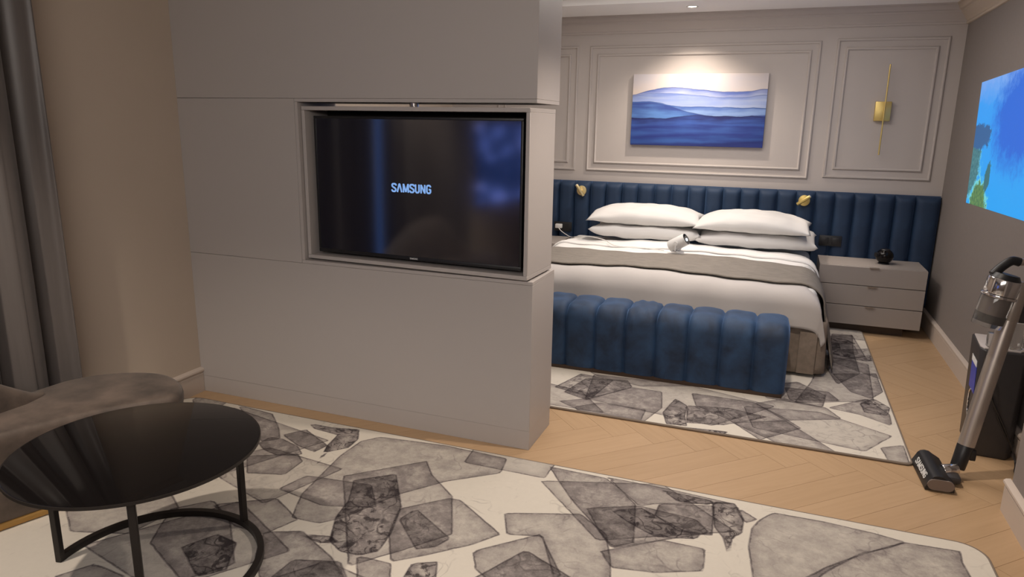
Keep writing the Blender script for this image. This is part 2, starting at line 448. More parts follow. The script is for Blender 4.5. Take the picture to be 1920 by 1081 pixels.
# ------------------------------------------------------------------ rugs
RUG_SHAPES = {'near': [(0.35, 0, [(-2.144, 2.323), (-1.947, 2.428), (-1.882, 2.376), (-1.878, 2.245), (-2.035, 2.196)]), (0.45, 0.3, [(-2.184, 2.447), (-2.18, 2.524), (-2.109, 2.528), (-1.994, 2.49), (-1.929, 2.435), (-1.955, 2.408), (-2.028, 2.382), (-2.117, 2.403)]), (0.4, 0, [(-2.593, 2.775), (-2.354, 2.753), (-2.205, 2.618), (-2.123, 2.523), (-2.186, 2.471), (-2.346, 2.586)]), (0.5, 0.2, [(-2.139, 2.567), (-2.073, 2.66), (-1.874, 2.553), (-1.889, 2.475), (-2.001, 2.499)]), (0.7, 1, [(-2.105, 2.729), (-1.973, 2.729), (-1.834, 2.761), (-1.779, 2.666), (-1.77, 2.572), (-1.835, 2.498), (-1.805, 2.376), (-1.874, 2.553), (-1.895, 2.669), (-2.043, 2.686)]), (0.38, 0, [(-1.753, 2.652), (-1.693, 2.728), (-1.36, 2.767), (-1.043, 2.754), (-1.02, 2.617), (-1.209, 2.458), (-1.339, 2.29), (-1.447, 2.056), (-1.513, 1.986), (-1.634, 1.98), (-1.706, 2.139), (-1.733, 2.321), (-1.757, 2.484)]), (0.28, 0, [(-1.637, 2.331), (-1.369, 2.59), (-1.288, 2.485), (-1.131, 2.358), (-1.013, 2.11), (-1.141, 1.943), (-1.26, 1.802)]), (0.6, 1, [(-1.574, 2.317), (-1.437, 2.434), (-1.282, 2.207), (-1.223, 2.024), (-1.211, 1.915), (-1.259, 1.868), (-1.336, 1.864), (-1.408, 1.904), (-1.477, 2.044), (-1.503, 2.169)]), (0.42, 0, [(-1.282, 2.19), (-1.132, 2.339), (-1.085, 2.341), (-0.846, 2.178), (-0.92, 2.075), (-1.046, 1.955), (-1.138, 1.878), (-1.23, 2.021)]), (0.45, 0.7, [(-1.244, 2.124), (-1.221, 2.216), (-1.008, 2.082), (-1.035, 2.014), (-1.092, 1.977)]), (0.36, 0, [(-0.884, 2.32), (-0.604, 2.427), (-0.479, 2.328), (-0.429, 2.179), (-0.373, 1.937), (-0.517, 1.879), (-0.695, 2.225), (-0.824, 2.187)]), (0.42, 0.2, [(-0.841, 2.755), (-0.579, 2.748), (-0.51, 2.688), (-0.417, 2.58), (-0.373, 2.312), (-0.439, 2.257), (-0.552, 2.391), (-0.664, 2.514)]), (0.38, 0, [(-0.897, 2.042), (-0.707, 2.235), (-0.56, 2.02), (-0.762, 1.893), (-0.851, 1.955)]), (0.45, 0.5, [(-0.724, 2.12), (-0.533, 2.03), (-0.542, 1.847), (-0.727, 1.773), (-0.834, 1.9)]), (0.45, 0.1, [(-1.664, 1.859), (-1.539, 1.918), (-1.341, 1.821), (-1.202, 1.715), (-1.303, 1.584), (-1.499, 1.639), (-1.595, 1.732)]), (0.5, 0.6, [(-1.456, 1.761), (-1.3, 1.812), (-1.165, 1.684), (-1.229, 1.592), (-1.465, 1.609)]), (0.5, 1, [(-1.064, 1.895), (-0.988, 1.938), (-0.937, 1.822), (-0.955, 1.724), (-1.047, 1.778)]), (0.36, 0, [(-1.978, 1.939), (-1.779, 2.073), (-1.603, 1.977), (-1.655, 1.848), (-1.794, 1.851)]), (0.5, 1, [(-1.533, 1.898), (-1.417, 1.93), (-1.372, 1.905), (-1.436, 1.879)]), (0.4, 0, [(-1.266, 1.865), (-1.131, 1.867), (-1.036, 1.691), (-1.13, 1.654)]), (0.42, 0.3, [(-0.594, 2.479), (-0.402, 2.576), (-0.176, 2.56), (-0.117, 2.483), (-0.278, 2.369), (-0.44, 2.249), (-0.501, 2.326)]), (0.5, 1, [(-0.497, 2.5), (-0.39, 2.562), (-0.207, 2.462), (-0.149, 2.47), (-0.161, 2.425), (-0.306, 2.382), (-0.421, 2.442)]), (0.35, 0.5, [(-0.328, 2.625), (-0.119, 2.692), (-0.108, 2.47), (-0.232, 2.452), (-0.331, 2.532)]), (0.6, 1, [(-0.131, 2.726), (-0.043, 2.743), (-0.002, 2.632), (-0.005, 2.529), (-0.035, 2.484), (-0.038, 2.353), (-0.067, 2.471), (-0.105, 2.537)]), (0.36, 0.1, [(-0.473, 2.213), (-0.278, 2.369), (-0.123, 2.37), (-0.117, 2.236), (-0.269, 2.165), (-0.414, 2.136)]), (0.4, 1, [(-0.337, 2.74), (-0.122, 2.729), (-0.137, 2.694), (-0.262, 2.672)]), (0.34, 0, [(0.057, 2.656), (0.106, 2.729), (0.29, 2.734), (0.465, 2.72), (0.569, 2.699), (0.517, 2.646), (0.403, 2.554), (0.281, 2.391), (0.169, 2.179), (0.056, 2.195), (0.024, 2.445), (0.03, 2.576)]), (0.4, 0.1, [(0.402, 2.546), (0.561, 2.695), (0.747, 2.709), (0.739, 2.633), (0.749, 2.513), (0.505, 2.244), (0.141, 2.229), (0.282, 2.419)]), (0.35, 0.2, [(-0.042, 2.724), (0.048, 2.652), (-0.0, 2.606)]), (0.3, 0, [(-0.576, 2.758), (-0.402, 2.576), (-0.345, 2.618), (-0.173, 2.689), (-0.051, 2.739), (-0.34, 2.759)]), (0.35, 0, [(-2.106, 1.852), (-2.001, 1.964), (-1.83, 1.868), (-1.628, 1.665), (-1.724, 1.528), (-1.996, 1.651)]), (0.55, 1, [(-1.871, 1.673), (-1.812, 1.784), (-1.71, 1.767), (-1.63, 1.627), (-1.696, 1.563)]), (0.35, 0.0, [(-2.127, 1.388), (-2.066, 1.487), (-1.915, 1.474), (-1.856, 1.361), (-1.959, 1.297)])], 'bed': [(0.5, 0.5, [(-0.975, 3.918), (-0.737, 3.978), (-0.689, 3.876), (-0.886, 3.583), (-1.038, 3.649)]), (0.34, 0, [(-0.891, 3.6), (-0.689, 3.876), (-0.516, 3.872), (-0.478, 3.634), (-0.537, 3.413), (-0.837, 3.398), (-1.023, 3.508)]), (0.6, 1, [(-0.463, 3.573), (-0.428, 3.797), (-0.355, 3.72), (-0.347, 3.557), (-0.321, 3.443), (-0.423, 3.43)]), (0.45, 0.8, [(-0.355, 3.72), (-0.142, 3.776), (0.059, 3.728), (-0.04, 3.623), (-0.148, 3.531), (-0.326, 3.486)]), (0.42, 0.1, [(-0.354, 3.921), (-0.017, 3.917), (0.138, 3.761), (0.226, 3.643), (0.034, 3.418), (-0.131, 3.616), (-0.308, 3.74)]), (0.34, 0, [(-0.005, 3.904), (0.15, 4.042), (0.361, 3.989), (0.432, 3.853), (0.149, 3.718)]), (0.5, 0.5, [(0.15, 4.235), (0.386, 4.257), (0.439, 4.128), (0.174, 4.034)]), (0.42, 0.2, [(0.373, 3.994), (0.588, 4.228), (0.678, 4.022), (0.669, 3.859), (0.528, 3.959)]), (0.4, 1, [(0.544, 4.137), (0.624, 4.244), (0.692, 4.129), (0.665, 4.0), (0.555, 4.003)]), (0.5, 0.2, [(0.431, 4.61), (0.687, 4.721), (0.687, 4.385), (0.612, 4.239), (0.511, 4.31)]), (0.4, 0, [(0.027, 3.651), (0.149, 3.718), (0.39, 3.395), (0.128, 3.403), (-0.106, 3.579)]), (0.34, 0, [(0.581, 3.552), (0.689, 3.624), (0.687, 3.407), (0.602, 3.396)]), (0.5, 1, [(-0.33, 3.424), (-0.12, 3.453), (-0.138, 3.408), (-0.36, 3.396)]), (0.5, 0.1, [(0.482, 5.576), (0.622, 5.593), (0.592, 5.141), (0.591, 4.679), (0.445, 4.415), (0.401, 4.705)]), (0.45, 0.6, [(-1.11, 3.702), (-1.026, 3.983), (-0.818, 3.951), (-0.867, 3.627)])]}

RUG_SHAPES['bed'] += [(0.30, 0, [(-0.9, 3.6), (-0.2, 3.5), (0.1, 3.9), (-0.4, 4.05), (-0.95, 4.0)]), (0.30, 0.1, [(0.2, 4.0), (0.62, 4.2), (0.66, 4.9), (0.4, 5.0), (0.3, 4.4)]),
                      (0.32, 0, [(-1.4, 3.44), (-0.75, 3.44), (-0.95, 3.7), (-1.4, 3.8)]), (0.25, 0.2, [(0.42, 4.9), (0.66, 5.05), (0.62, 5.6), (0.45, 5.5)])]
RUG_SHAPES['near'] += [(0.25, 0, [(-2.9, 2.1), (-2.2, 2.0), (-1.9, 2.6), (-2.6, 2.74)]), (0.22, 0.1, [(-2.2, 1.55), (-1.75, 1.45), (-1.5, 1.8), (-1.9, 2.0)])]

def rug_material(nl):
    m = bpy.data.materials.new('stone_print_rug'); m.use_nodes = True
    nt = m.node_tree; N = nt.nodes; L = nt.links.new; b = N['Principled BSDF']
    b.inputs['Roughness'].default_value = 0.95; b.inputs['Specular IOR Level'].default_value = 0.1
    tc = N.new('ShaderNodeTexCoord')
    def noise(scale, det=4, dist=0.0):
        n = N.new('ShaderNodeTexNoise'); n.inputs['Scale'].default_value = scale; n.inputs['Detail'].default_value = det
        n.inputs['Roughness'].default_value = 0.65; n.inputs['Distortion'].default_value = dist
        L(tc.outputs['Object'], n.inputs['Vector']); return n.outputs['Fac']
    def mth(op, a, b_=None, c=None, cl=False):
        n = N.new('ShaderNodeMath'); n.operation = op; n.use_clamp = cl
        for i, v in enumerate((a, b_, c)):
            if v is None: continue
            if isinstance(v, (int, float)): n.inputs[i].default_value = v
            else: L(v, n.inputs[i])
        return n.outputs[0]
    def mr(v, a, b_, c=0.0, d=1.0):
        n = N.new('ShaderNodeMapRange'); n.inputs[1].default_value = a; n.inputs[2].default_value = b_
        n.inputs[3].default_value = c; n.inputs[4].default_value = d; L(v, n.inputs[0]); return n.outputs[0]
    cloud = noise(5.5, 8); fine = noise(45, 6); ink = noise(14, 8, 1.5); edge = noise(22, 5)
    grit = noise(150, 3)
    mott = mth('ADD', mth('MULTIPLY', mr(noise(13, 9), 0.35, 0.65), 0.6), mth('ADD', mth('MULTIPLY', mr(fine, 0.35, 0.65), 0.35), mth('MULTIPLY', mr(grit, 0.3, 0.7), 0.2)))
    wob = mth('MULTIPLY', mth('SUBTRACT', edge, 0.5), 0.014)
    vor = N.new('ShaderNodeTexVoronoi'); vor.feature = 'DISTANCE_TO_EDGE'; vor.inputs['Scale'].default_value = 9
    nv = N.new('ShaderNodeTexNoise'); nv.inputs['Scale'].default_value = 6; L(tc.outputs['Object'], nv.inputs['Vector'])
    mixv = N.new('ShaderNodeVectorMath'); mixv.operation = 'MULTIPLY_ADD'; mixv.inputs[1].default_value = (0.3, 0.3, 0)
    L(nv.outputs['Color'], mixv.inputs[0]); L(tc.outputs['Object'], mixv.inputs[2]); L(mixv.outputs[0], vor.inputs['Vector'])
    crack = mr(vor.outputs['Distance'], 0.0, 0.045, 1.0, 0.0)
    blot = mth('MAXIMUM', mr(ink, 0.52, 0.60), mth('MULTIPLY', crack, mr(cloud, 0.38, 0.5)))
    val = mth('MULTIPLY', mr(fine, 0.2, 0.8, 1.0, 0.95), mth('SUBTRACT', 1.0, mth('MULTIPLY', mth('MULTIPLY', crack, mr(cloud, 0.5, 0.62)), 0.22)))           # running value of the print
    spk = mr(noise(70, 2), 0.755, 0.80)
    val = mth('MULTIPLY', val, mth('SUBTRACT', 1.0, mth('MULTIPLY', mth('MULTIPLY', spk, mr(noise(2.5, 2), 0.45, 0.58)), 0.6)))
    for i in range(nl):
        at = N.new('ShaderNodeAttribute'); at.attribute_name = 'print_%d' % i
        sp = N.new('ShaderNodeSeparateColor'); L(at.outputs['Color'], sp.inputs[0])
        sd = mth('ADD', sp.outputs[0], wob)
        fill = mr(sd, 0.001, -0.001)
        rim = mth('MULTIPLY', mr(mth('ABSOLUTE', sd), 0.0018, 0.0050, 1.0, 0.0), mr(edge, 0.40, 0.52, 0.25, 0.62))
        halo = mth('MULTIPLY', mr(sd, -0.045, 0.0, 0.0, 0.16), fill)
        tone = mth('MULTIPLY', sp.outputs[1], mth('ADD', 0.92, mth('MULTIPLY', mott, -0.85)))
        inky = mth('MULTIPLY', mth('MULTIPLY', sp.outputs[2], blot), 0.80)
        k = mth('MULTIPLY', fill, mth('ADD', mth('ADD', tone, halo), 0.14))
        val = mth('MULTIPLY', val, mth('SUBTRACT', 1.0, k, cl=True))
        val = mth('MULTIPLY', val, mth('SUBTRACT', 1.0, mth('MULTIPLY', fill, inky), cl=True))
        val = mth('MULTIPLY', val, mth('SUBTRACT', 1.0, rim, cl=True))
    r = N.new('ShaderNodeValToRGB'); e = r.color_ramp.elements
    e[0].position = 0.0; e[0].color = (0.022, 0.017, 0.020, 1)
    e[1].position = 1.0; e[1].color = (0.63, 0.585, 0.515, 1)
    k_ = r.color_ramp.elements.new(0.45); k_.color = (0.235, 0.208, 0.200, 1)
    L(val, r.inputs['Fac']); L(r.outputs['Color'], b.inputs['Base Color'])
    return m
NL = 6
M['rug'] = rug_material(NL)

def seg_sd(px, py, P):
    d = 1e9; ins = False; n = len(P)
    for i in range(n):
        ax, ay = P[i - 1]; bx, by = P[i]
        ex, ey = bx - ax, by - ay; wx, wy = px - ax, py - ay
        t = max(0, min(1, (wx * ex + wy * ey) / (ex * ex + ey * ey + 1e-12)))
        dx, dy = wx - ex * t, wy - ey * t; d = min(d, dx * dx + dy * dy)
        if (ay > py) != (by > py) and px < (bx - ax) * (py - ay) / (by - ay) + ax: ins = not ins
    d = math.sqrt(d); return -d if ins else d

def roundrect(x0, x1, y0, y1, r, n=8):
    P = []
    for cx, cy, a0 in ((x1 - r, y1 - r, 0), (x0 + r, y1 - r, 90), (x0 + r, y0 + r, 180), (x1 - r, y0 + r, 270)):
        for k in range(n + 1):
            a = R(a0 + 90 * k / n); P.append((cx + r * math.cos(a), cy + r * math.sin(a)))
    return P

def make_rug(name, x0, x1, y0, y1, rad, shapes, seed, label, keep):
    rnd = random.Random(seed)
    shapes = list(shapes)
    back = []
    for _ in range(34):    # pale wide stones under the others
        cx, cy = rnd.uniform(x0, x1), rnd.uniform(y0, y1)
        rr_ = rnd.uniform(0.22, 0.5); k = rnd.randint(4, 6); a0 = rnd.random() * 6
        P = [(cx + rr_ * rnd.uniform(0.6, 1.1) * math.cos(a0 + 2 * PI * i / k), cy + rr_ * rnd.uniform(0.35, 0.8) * math.sin(a0 + 2 * PI * i / k)) for i in range(k)]
        back.append((rnd.uniform(0.08, 0.3), rnd.choice((0, 0, 0.15)), P))
    # more stones of the same print where the photograph does not show the rug
    for _ in range(60):
        cx, cy = rnd.uniform(x0, x1), rnd.uniform(y0, y1)
        if keep(cx, cy): continue
        rr_ = rnd.uniform(0.12, 0.34); k = rnd.randint(4, 7); a0 = rnd.random() * 6
        P = [(cx + rr_ * rnd.uniform(0.6, 1.1) * math.cos(a0 + 2 * PI * i / k), cy + rr_ * rnd.uniform(0.45, 1) * math.sin(a0 + 2 * PI * i / k)) for i in range(k)]
        shapes.append((rnd.uniform(0.28, 0.5), rnd.choice((0, 0, 0, 0.2, 1)), P))
    shapes += back
    layers = [[] for _ in range(NL)]
    def bb(P): return min(p[0] for p in P), max(p[0] for p in P), min(p[1] for p in P), max(p[1] for p in P)
    for s in shapes:
        B = bb(s[2])
        for L_ in layers:
            if all(B[0] > o[1] + 0.03 or B[1] < o[0] - 0.03 or B[2] > o[3] + 0.03 or B[3] < o[2] - 0.03 for o in (bb(t[2]) for t in L_)):
                L_.append(s); break
    st = 0.02
    nx, ny = int((x1 - x0) / st) + 1, int((y1 - y0) / st) + 1
    outline = roundrect(x0, x1, y0, y1, rad)
    def inset(x, y):   # pull grid border into the rounded outline
        for cx, cy, sx, sy in ((x1 - rad, y1 - rad, 1, 1), (x0 + rad, y1 - rad, -1, 1), (x0 + rad, y0 + rad, -1, -1), (x1 - rad, y0 + rad, 1, -1)):
            if (x - cx) * sx > 0 and (y - cy) * sy > 0:
                dx, dy = x - cx, y - cy; m_ = max(abs(dx), abs(dy)); d = math.hypot(dx, dy)
                return cx + dx * m_ / d, cy + dy * m_ / d
        return x, y
    vs = [inset(x0 + (x1 - x0) * i / (nx - 1), y0 + (y1 - y0) * j / (ny - 1)) for j in range(ny) for i in range(nx)]
    me = bpy.data.meshes.new('pile')
    me.from_pydata([(x, y, 0.012) for x, y in vs], [], [(j * nx + i, j * nx + i + 1, (j + 1) * nx + i + 1, (j + 1) * nx + i) for j in range(ny - 1) for i in range(nx - 1)])
    me.update()
    for li, L_ in enumerate(layers):
        at = me.attributes.new('print_%d' % li, 'FLOAT_COLOR', 'POINT')
        data = [0.0] * (4 * len(vs))
        BB_ = [(bb(s[2]), s) for s in L_]
        for q, (x, y) in enumerate(vs):
            best = 0.12; tn = 0.0; ik = 0.0; near = 1e9
            for B, s in BB_:
                if x < B[0] - 0.06 or x > B[1] + 0.06 or y < B[2] - 0.06 or y > B[3] + 0.06: continue
                d = seg_sd(x, y, s[2])
                if d < near: near = d; tn = s[0]; ik = s[1]
            data[4 * q] = min(best, near); data[4 * q + 1] = tn; data[4 * q + 2] = ik; data[4 * q + 3] = 1
        at.data.foreach_set('color', data)
    root = empty(name, ((x0 + x1) / 2, (y0 + y1) / 2, 0))
    tag(root, label, 'rug')
    link('pile', me, M['rug'], root)
    # binding: the edge strip all round
    P2 = roundrect(x0 - 0.004, x1 + 0.004, y0 - 0.004, y1 + 0.004, rad)
    bm = bmesh.new(); ttube(bm, [(x, y, 0.0065) for x, y in P2], 0.0062, 8, closed=True)
    frombm('binding', bm, M['binding'], root, smooth=True)
    prism('backing', P2, 0.0005, 0.0112, M['binding'], root)
    return pull(root)
make_rug('rug', -2.93, 0.83, -1.0, 2.775, 0.09, RUG_SHAPES['near'], 3,
         'large grey and cream stone-print rug in the foreground under the round black table',
         lambda x, y: x > -1.35 and y > 1.62 or (x > -2.3 and y > 2.2))
make_rug('rug', -2.45, 0.695, 3.425, 5.75, 0.03, RUG_SHAPES['bed'], 9,
         'grey and cream stone-print rug lying under the bed and the blue bench',
         lambda x, y: y < 4.0 and x > -1.2)

# ================================================================== LIVING AREA
# swivelling cabinet in the opening, turned two degrees towards the sofa
cab = empty('swivel_cabinet', (-1.598, 3.054, NZ0))
tag(cab, 'greige lacquered swivel box framing the television in the partition opening', 'cabinet')
CW, CD, CZ0, CZ1 = 1.196, 0.318, 0.0085, 0.7555
hw, hd, ft = CW / 2, CD / 2, 0.019
def cbox(name, x0, x1, y0, y1, z0, z1, m=None, bev=0.0015): return box(name, x0, x1, y0, y1, z0, z1, m or M['lacquer'], cab, bev, 1)
cbox('bottom_board', -hw, hw, -hd, hd, CZ0, CZ0 + ft)
cbox('top_board', -hw, hw, -hd, hd, CZ1 - ft, CZ1)
cbox('side_board', -hw, -hw + ft, -hd, hd, CZ0 + ft, CZ1 - ft)
cbox('side_board', hw - ft, hw, -hd, hd, CZ0 + ft, CZ1 - ft)
cbox('back_panel', -hw + ft, hw - ft, 0.02, 0.04, CZ0 + ft, CZ1 - ft, M['dark'], 0)
o = cyl('pivot', (0, -0.10, CZ1), (0, -0.10, NZ1 - NZ0), 0.022, M['chrome'], cab, seg=20)
o = cyl('pivot', (0, 0, 0), (0, 0, CZ0), 0.05, M['chrome'], cab, seg=20)
ROT = R(-2.1)
cab.rotation_euler = (0, 0, ROT)

tv = empty('television', (-1.598, 3.054, NZ0 + CZ0 + ft)); tv.rotation_euler = (0, 0, ROT)
tag(tv, 'flat black television showing blue-white start-up lettering, set into the partition', 'television')
TW, T0, T1 = 1.108, 0.014, 0.684
yS = -hd + 0.034
bm = bmesh.new()
bz = 0.012
tbox(bm, -TW / 2, TW / 2, yS, yS + 0.03, T0, T0 + 0.018, 0.002); tbox(bm, -TW / 2, TW / 2, yS, yS + 0.03, T1 - bz, T1, 0.002)
tbox(bm, -TW / 2, -TW / 2 + bz, yS, yS + 0.03, T0 + 0.018, T1 - bz, 0.002); tbox(bm, TW / 2 - bz, TW / 2, yS, yS + 0.03, T0 + 0.018, T1 - bz, 0.002)
frombm('bezel', bm, M['black'], tv, sharp=40)
box('screen', -TW / 2 + bz, TW / 2 - bz, yS + 0.003, yS + 0.01, T0 + 0.018, T1 - bz, M['screen'], tv)
box('rear_housing', -0.42, 0.42, yS + 0.03, yS + 0.085, T0 + 0.05, T1 - 0.08, M['black'], tv, 0.012)
box('wall_bracket', -0.1, 0.1, yS + 0.085, 0.0145, 0.25, 0.42, M['black'], tv)
STROKES = {  # letters in a unit box of width w, drawn with a heavy pen
    'S': (0.62, [[(0.60, 0.74), (0.60, 0.86), (0.48, 0.93), (0.31, 0.94), (0.14, 0.92), (0.06, 0.80), (0.08, 0.66), (0.22, 0.56), (0.42, 0.46), (0.55, 0.34), (0.56, 0.20), (0.46, 0.08), (0.31, 0.06), (0.14, 0.08), (0.05, 0.16), (0.05, 0.28)]]),
    'A': (0.72, [[(0.06, 0.0), (0.33, 0.96)], [(0.66, 0.0), (0.39, 0.96)], [(0.30, 0.93), (0.42, 0.93)]]),
    'M': (0.84, [[(0.09, 0.0), (0.09, 1.0)], [(0.75, 0.0), (0.75, 1.0)], [(0.11, 0.98), (0.42, 0.06)], [(0.73, 0.98), (0.42, 0.06)]]),
    'U': (0.64, [[(0.09, 1.0), (0.09, 0.22), (0.18, 0.09), (0.32, 0.06), (0.46, 0.09), (0.55, 0.22), (0.55, 1.0)]]),
    'N': (0.68, [[(0.09, 0.0), (0.09, 1.0)], [(0.59, 0.0), (0.59, 1.0)], [(0.11, 0.95), (0.57, 0.05)]]),
    'G': (0.66, [[(0.57, 0.74), (0.56, 0.84), (0.46, 0.93), (0.32, 0.95), (0.16, 0.91), (0.09, 0.78), (0.09, 0.24), (0.18, 0.09), (0.33, 0.06), (0.48, 0.09), (0.57, 0.22), (0.57, 0.48), (0.34, 0.48)]]),
    '3': (0.6, [[(0.08, 0.8), (0.3, 0.95), (0.5, 0.8), (0.3, 0.53), (0.52, 0.25), (0.3, 0.05), (0.07, 0.2)]]),
}
def lettering(name, text, h, m, parent, mtx, thick=0.001, pen=0.165, width=1.0):
    bm = bmesh.new(); tot = sum(STROKES[c][0] + 0.10 for c in text) - 0.10; x = -tot / 2
    for c in text:
        wd, sts = STROKES[c]
        for stt in sts:
            for i in range(len(stt) - 1):
                a, b = Vector(stt[i]), Vector(stt[i + 1]); d = (b - a).normalized(); nrm = Vector((-d.y, d.x)) * pen / 2
                ext = d * (0.03 if 0 < i else 0.0); ext2 = d * (0.03 if i < len(stt) - 2 else 0.0)
                q = [a - ext + nrm, b + ext2 + nrm, b + ext2 - nrm, a - ext - nrm]
                lo = [bm.verts.new(((x + p.x) * h * width, p.y * h, 0)) for p in q]; hi = [bm.verts.new(((x + p.x) * h * width, p.y * h, thick)) for p in q]
                bm.faces.new(lo[::-1]); bm.faces.new(hi)
                for k in range(4): bm.faces.new((lo[k], lo[(k + 1) % 4], hi[(k + 1) % 4], hi[k]))
        x += wd + 0.10
    bmesh.ops.transform(bm, matrix=mtx, verts=bm.verts)
    return frombm(name, bm, m, parent)
FACE = Matrix.Translation((-0.010, yS + 0.002, 0.337)) @ Matrix.Rotation(PI / 2, 4, 'X')
lettering('screen_lettering', 'SAMSUNG', 0.0405, M['letters'], tv, FACE, 0.0005, 0.2, 0.98)
FACE2 = Matrix.Translation((0, yS - 0.0012, T0 + 0.005)) @ Matrix.Rotation(PI / 2, 4, 'X')
lettering('brand_lettering', 'SAMSUNG', 0.008, M['print'], tv, FACE2, 0.0004, 0.16, 1.0)

# round table
TC, TR, TH = (-1.850, 1.528), 0.372, 0.47
t = empty('coffee_table', (*TC, 0.012))
tag(t, 'round black glass side table on a three-legged black steel frame with open floor ring', 'table')
cyl('tabletop', (*TC, TH - 0.006), (*TC, TH), TR - 0.004, M['gloss'], t, seg=96, bev=0.001)
bm = bmesh.new()
vs = []
for (r_, z_) in ((TR - 0.004, TH - 0.001), (TR, TH - 0.001), (TR, TH - 0.010), (TR - 0.026, TH - 0.010), (TR - 0.026, TH - 0.0062), (TR - 0.004, TH - 0.0062)):
    vs.append([bm.verts.new((TC[0] + r_ * math.cos(2 * PI * k / 96), TC[1] + r_ * math.sin(2 * PI * k / 96), z_)) for k in range(96)])
for a in range(6):
    A, B = vs[a], vs[(a + 1) % 6]
    for k in range(96): bm.faces.new((A[k], A[(k + 1) % 96], B[(k + 1) % 96], B[k]))
frombm('rim', bm, M['steelblk'], t, sharp=40)
for a in (194, 74, -46):
    x, y = TC[0] - 0.006 + 0.343 * math.cos(R(a)), TC[1] + 0.010 + 0.343 * math.sin(R(a))
    bm = bmesh.new(); tbox(bm, -0.011, 0.011, -0.011, 0.011, 0.0125, TH - 0.010, 0.002, 1, Matrix.Translation((x, y, 0)) @ Matrix.Rotation(R(a), 4, 'Z'))
    frombm('leg', bm, M['steelblk'], t, sharp=40)
tube('floor_ring', [(TC[0] - 0.006 + 0.343 * math.cos(R(a)), TC[1] + 0.010 + 0.343 * math.sin(R(a)), 0.0235) for a in range(-46, 195, 4)], 0.011, M['steelblk'], t, square=True)
pull(t)

# curved sofa
def catmull_closed(P, n=8):
    P = [Vector((x, y, 0)) for x, y in P]; m_ = len(P); out = []
    for i in range(m_):
        a, b, c, d = P[i - 1], P[i], P[(i + 1) % m_], P[(i + 2) % m_]
        for k in range(n):
            t_ = k / n
            v = 0.5 * ((2 * b) + (-a + c) * t_ + (2 * a - 5 * b + 4 * c - d) * t_ * t_ + (-a + 3 * b - 3 * c + d) * t_ ** 3); out.append((v.x, v.y))
    return out
seat = catmull_closed([(-2.62, 1.18), (-2.55, 1.36), (-2.50, 1.51), (-2.44, 1.67), (-2.36, 1.83), (-2.265, 1.96), (-2.225, 2.04), (-2.27, 2.12), (-2.38, 2.19), (-2.52, 2.21),
                       (-2.68, 2.14), (-2.775, 2.02), (-2.80, 1.85), (-2.81, 1.5), (-2.81, 0.9), (-2.80, 0.5), (-2.70, 0.33), (-2.5, 0.3), (-2.36, 0.4), (-2.36, 0.6), (-2.5, 0.8), (-2.6, 1.0)])
sf = empty('curved_sofa', (-2.6, 1.1, 0.012))
tag(sf, 'curved brown velvet sofa with gold base trim at the left behind the black table', 'sofa')
def inset_poly(P, d):
    out = []; n = len(P)
    for i in range(n):
        a, b, c = Vector(P[i - 1]), Vector(P[i]), Vector(P[(i + 1) % n]); e = (c - a)
        if e.length < 1e-6: out.append(tuple(b)); continue
        e.normalize(); out.append((b.x + e.y * -d, b.y + e.x * d))
    return out
def area2(P): return sum(P[i - 1][0] * P[i][1] - P[i][0] * P[i - 1][1] for i in range(len(P)))
sgn = 1 if area2(seat) > 0 else -1
def loft(name, rings, m, parent):
    bm = bmesh.new(); V = [[bm.verts.new((x, y, z)) for x, y in P] for P, z in rings]; n = len(V[0])
    for a in range(len(V) - 1):
        for k in range(n): bm.faces.new((V[a][k], V[a][(k + 1) % n], V[a + 1][(k + 1) % n], V[a + 1][k]))
    bm.faces.new(V[0][::-1]); bm.faces.new(V[-1])
    return frombm(name, bm, m, parent, sharp=60)
ip = lambda d: inset_poly(seat, sgn * d)
ZS = 0.40
loft('seat', [(ip(0.052), 0.042), (ip(0.046), 0.08), (ip(0.028), 0.2), (ip(0.008), 0.32), (ip(0.001), ZS - 0.05), (ip(0.0), ZS - 0.024), (ip(0.003), ZS - 0.012), (ip(0.010), ZS - 0.003), (ip(0.022), ZS)], M['sofa'], sf)
loft('base_trim', [(ip(0.058), 0.0125), (ip(0.050), 0.0135), (ip(0.044), 0.018), (ip(0.042), 0.030), (ip(0.046), 0.040), (ip(0.058), 0.0419)], M['gold'], sf)
# backrest: hugs the rear of the seat and rises away from its low end
bk = smoothpath([(-2.775, 1.84, 0), (-2.785, 1.6, 0), (-2.785, 1.2, 0), (-2.78, 0.8, 0), (-2.74, 0.55, 0), (-2.60, 0.40, 0)], 8)
bm = bmesh.new(); rings = []
NB = len(bk)
for i, p in enumerate(bk):
    s_ = i / (NB - 1)
    d = (bk[min(i + 1, NB - 1)] - bk[max(i - 1, 0)]).normalized(); nrm = Vector((-d.y, d.x, 0))
    h = 0.012 + 0.36 * (math.sin(PI * min(1.0, max(0.0, (s_ - 0.02) / 0.98))) ** 1.5 if s_ > 0.02 else 0.0)
    wv = 0.055 * min(1, 0.4 + 6 * min(s_, 1 - s_))
    ring = []
    for k in range(12):
        a = PI * k / 11
        ring.append(bm.verts.new(p + nrm * (math.cos(a) * wv + (0.045 if True else 0)) + Vector((0, 0, ZS - 0.002 + math.sin(a) ** 0.7 * h))))
    rings.append(ring)
for i in range(NB - 1):
    for k in range(12): bm.faces.new((rings[i][k], rings[i][(k + 1) % 12], rings[i + 1][(k + 1) % 12], rings[i + 1][k]))
bm.faces.new(rings[0]); bm.faces.new(rings[-1][::-1])
frombm('backrest', bm, M['sofa'], sf, sharp=70)
pull(sf)

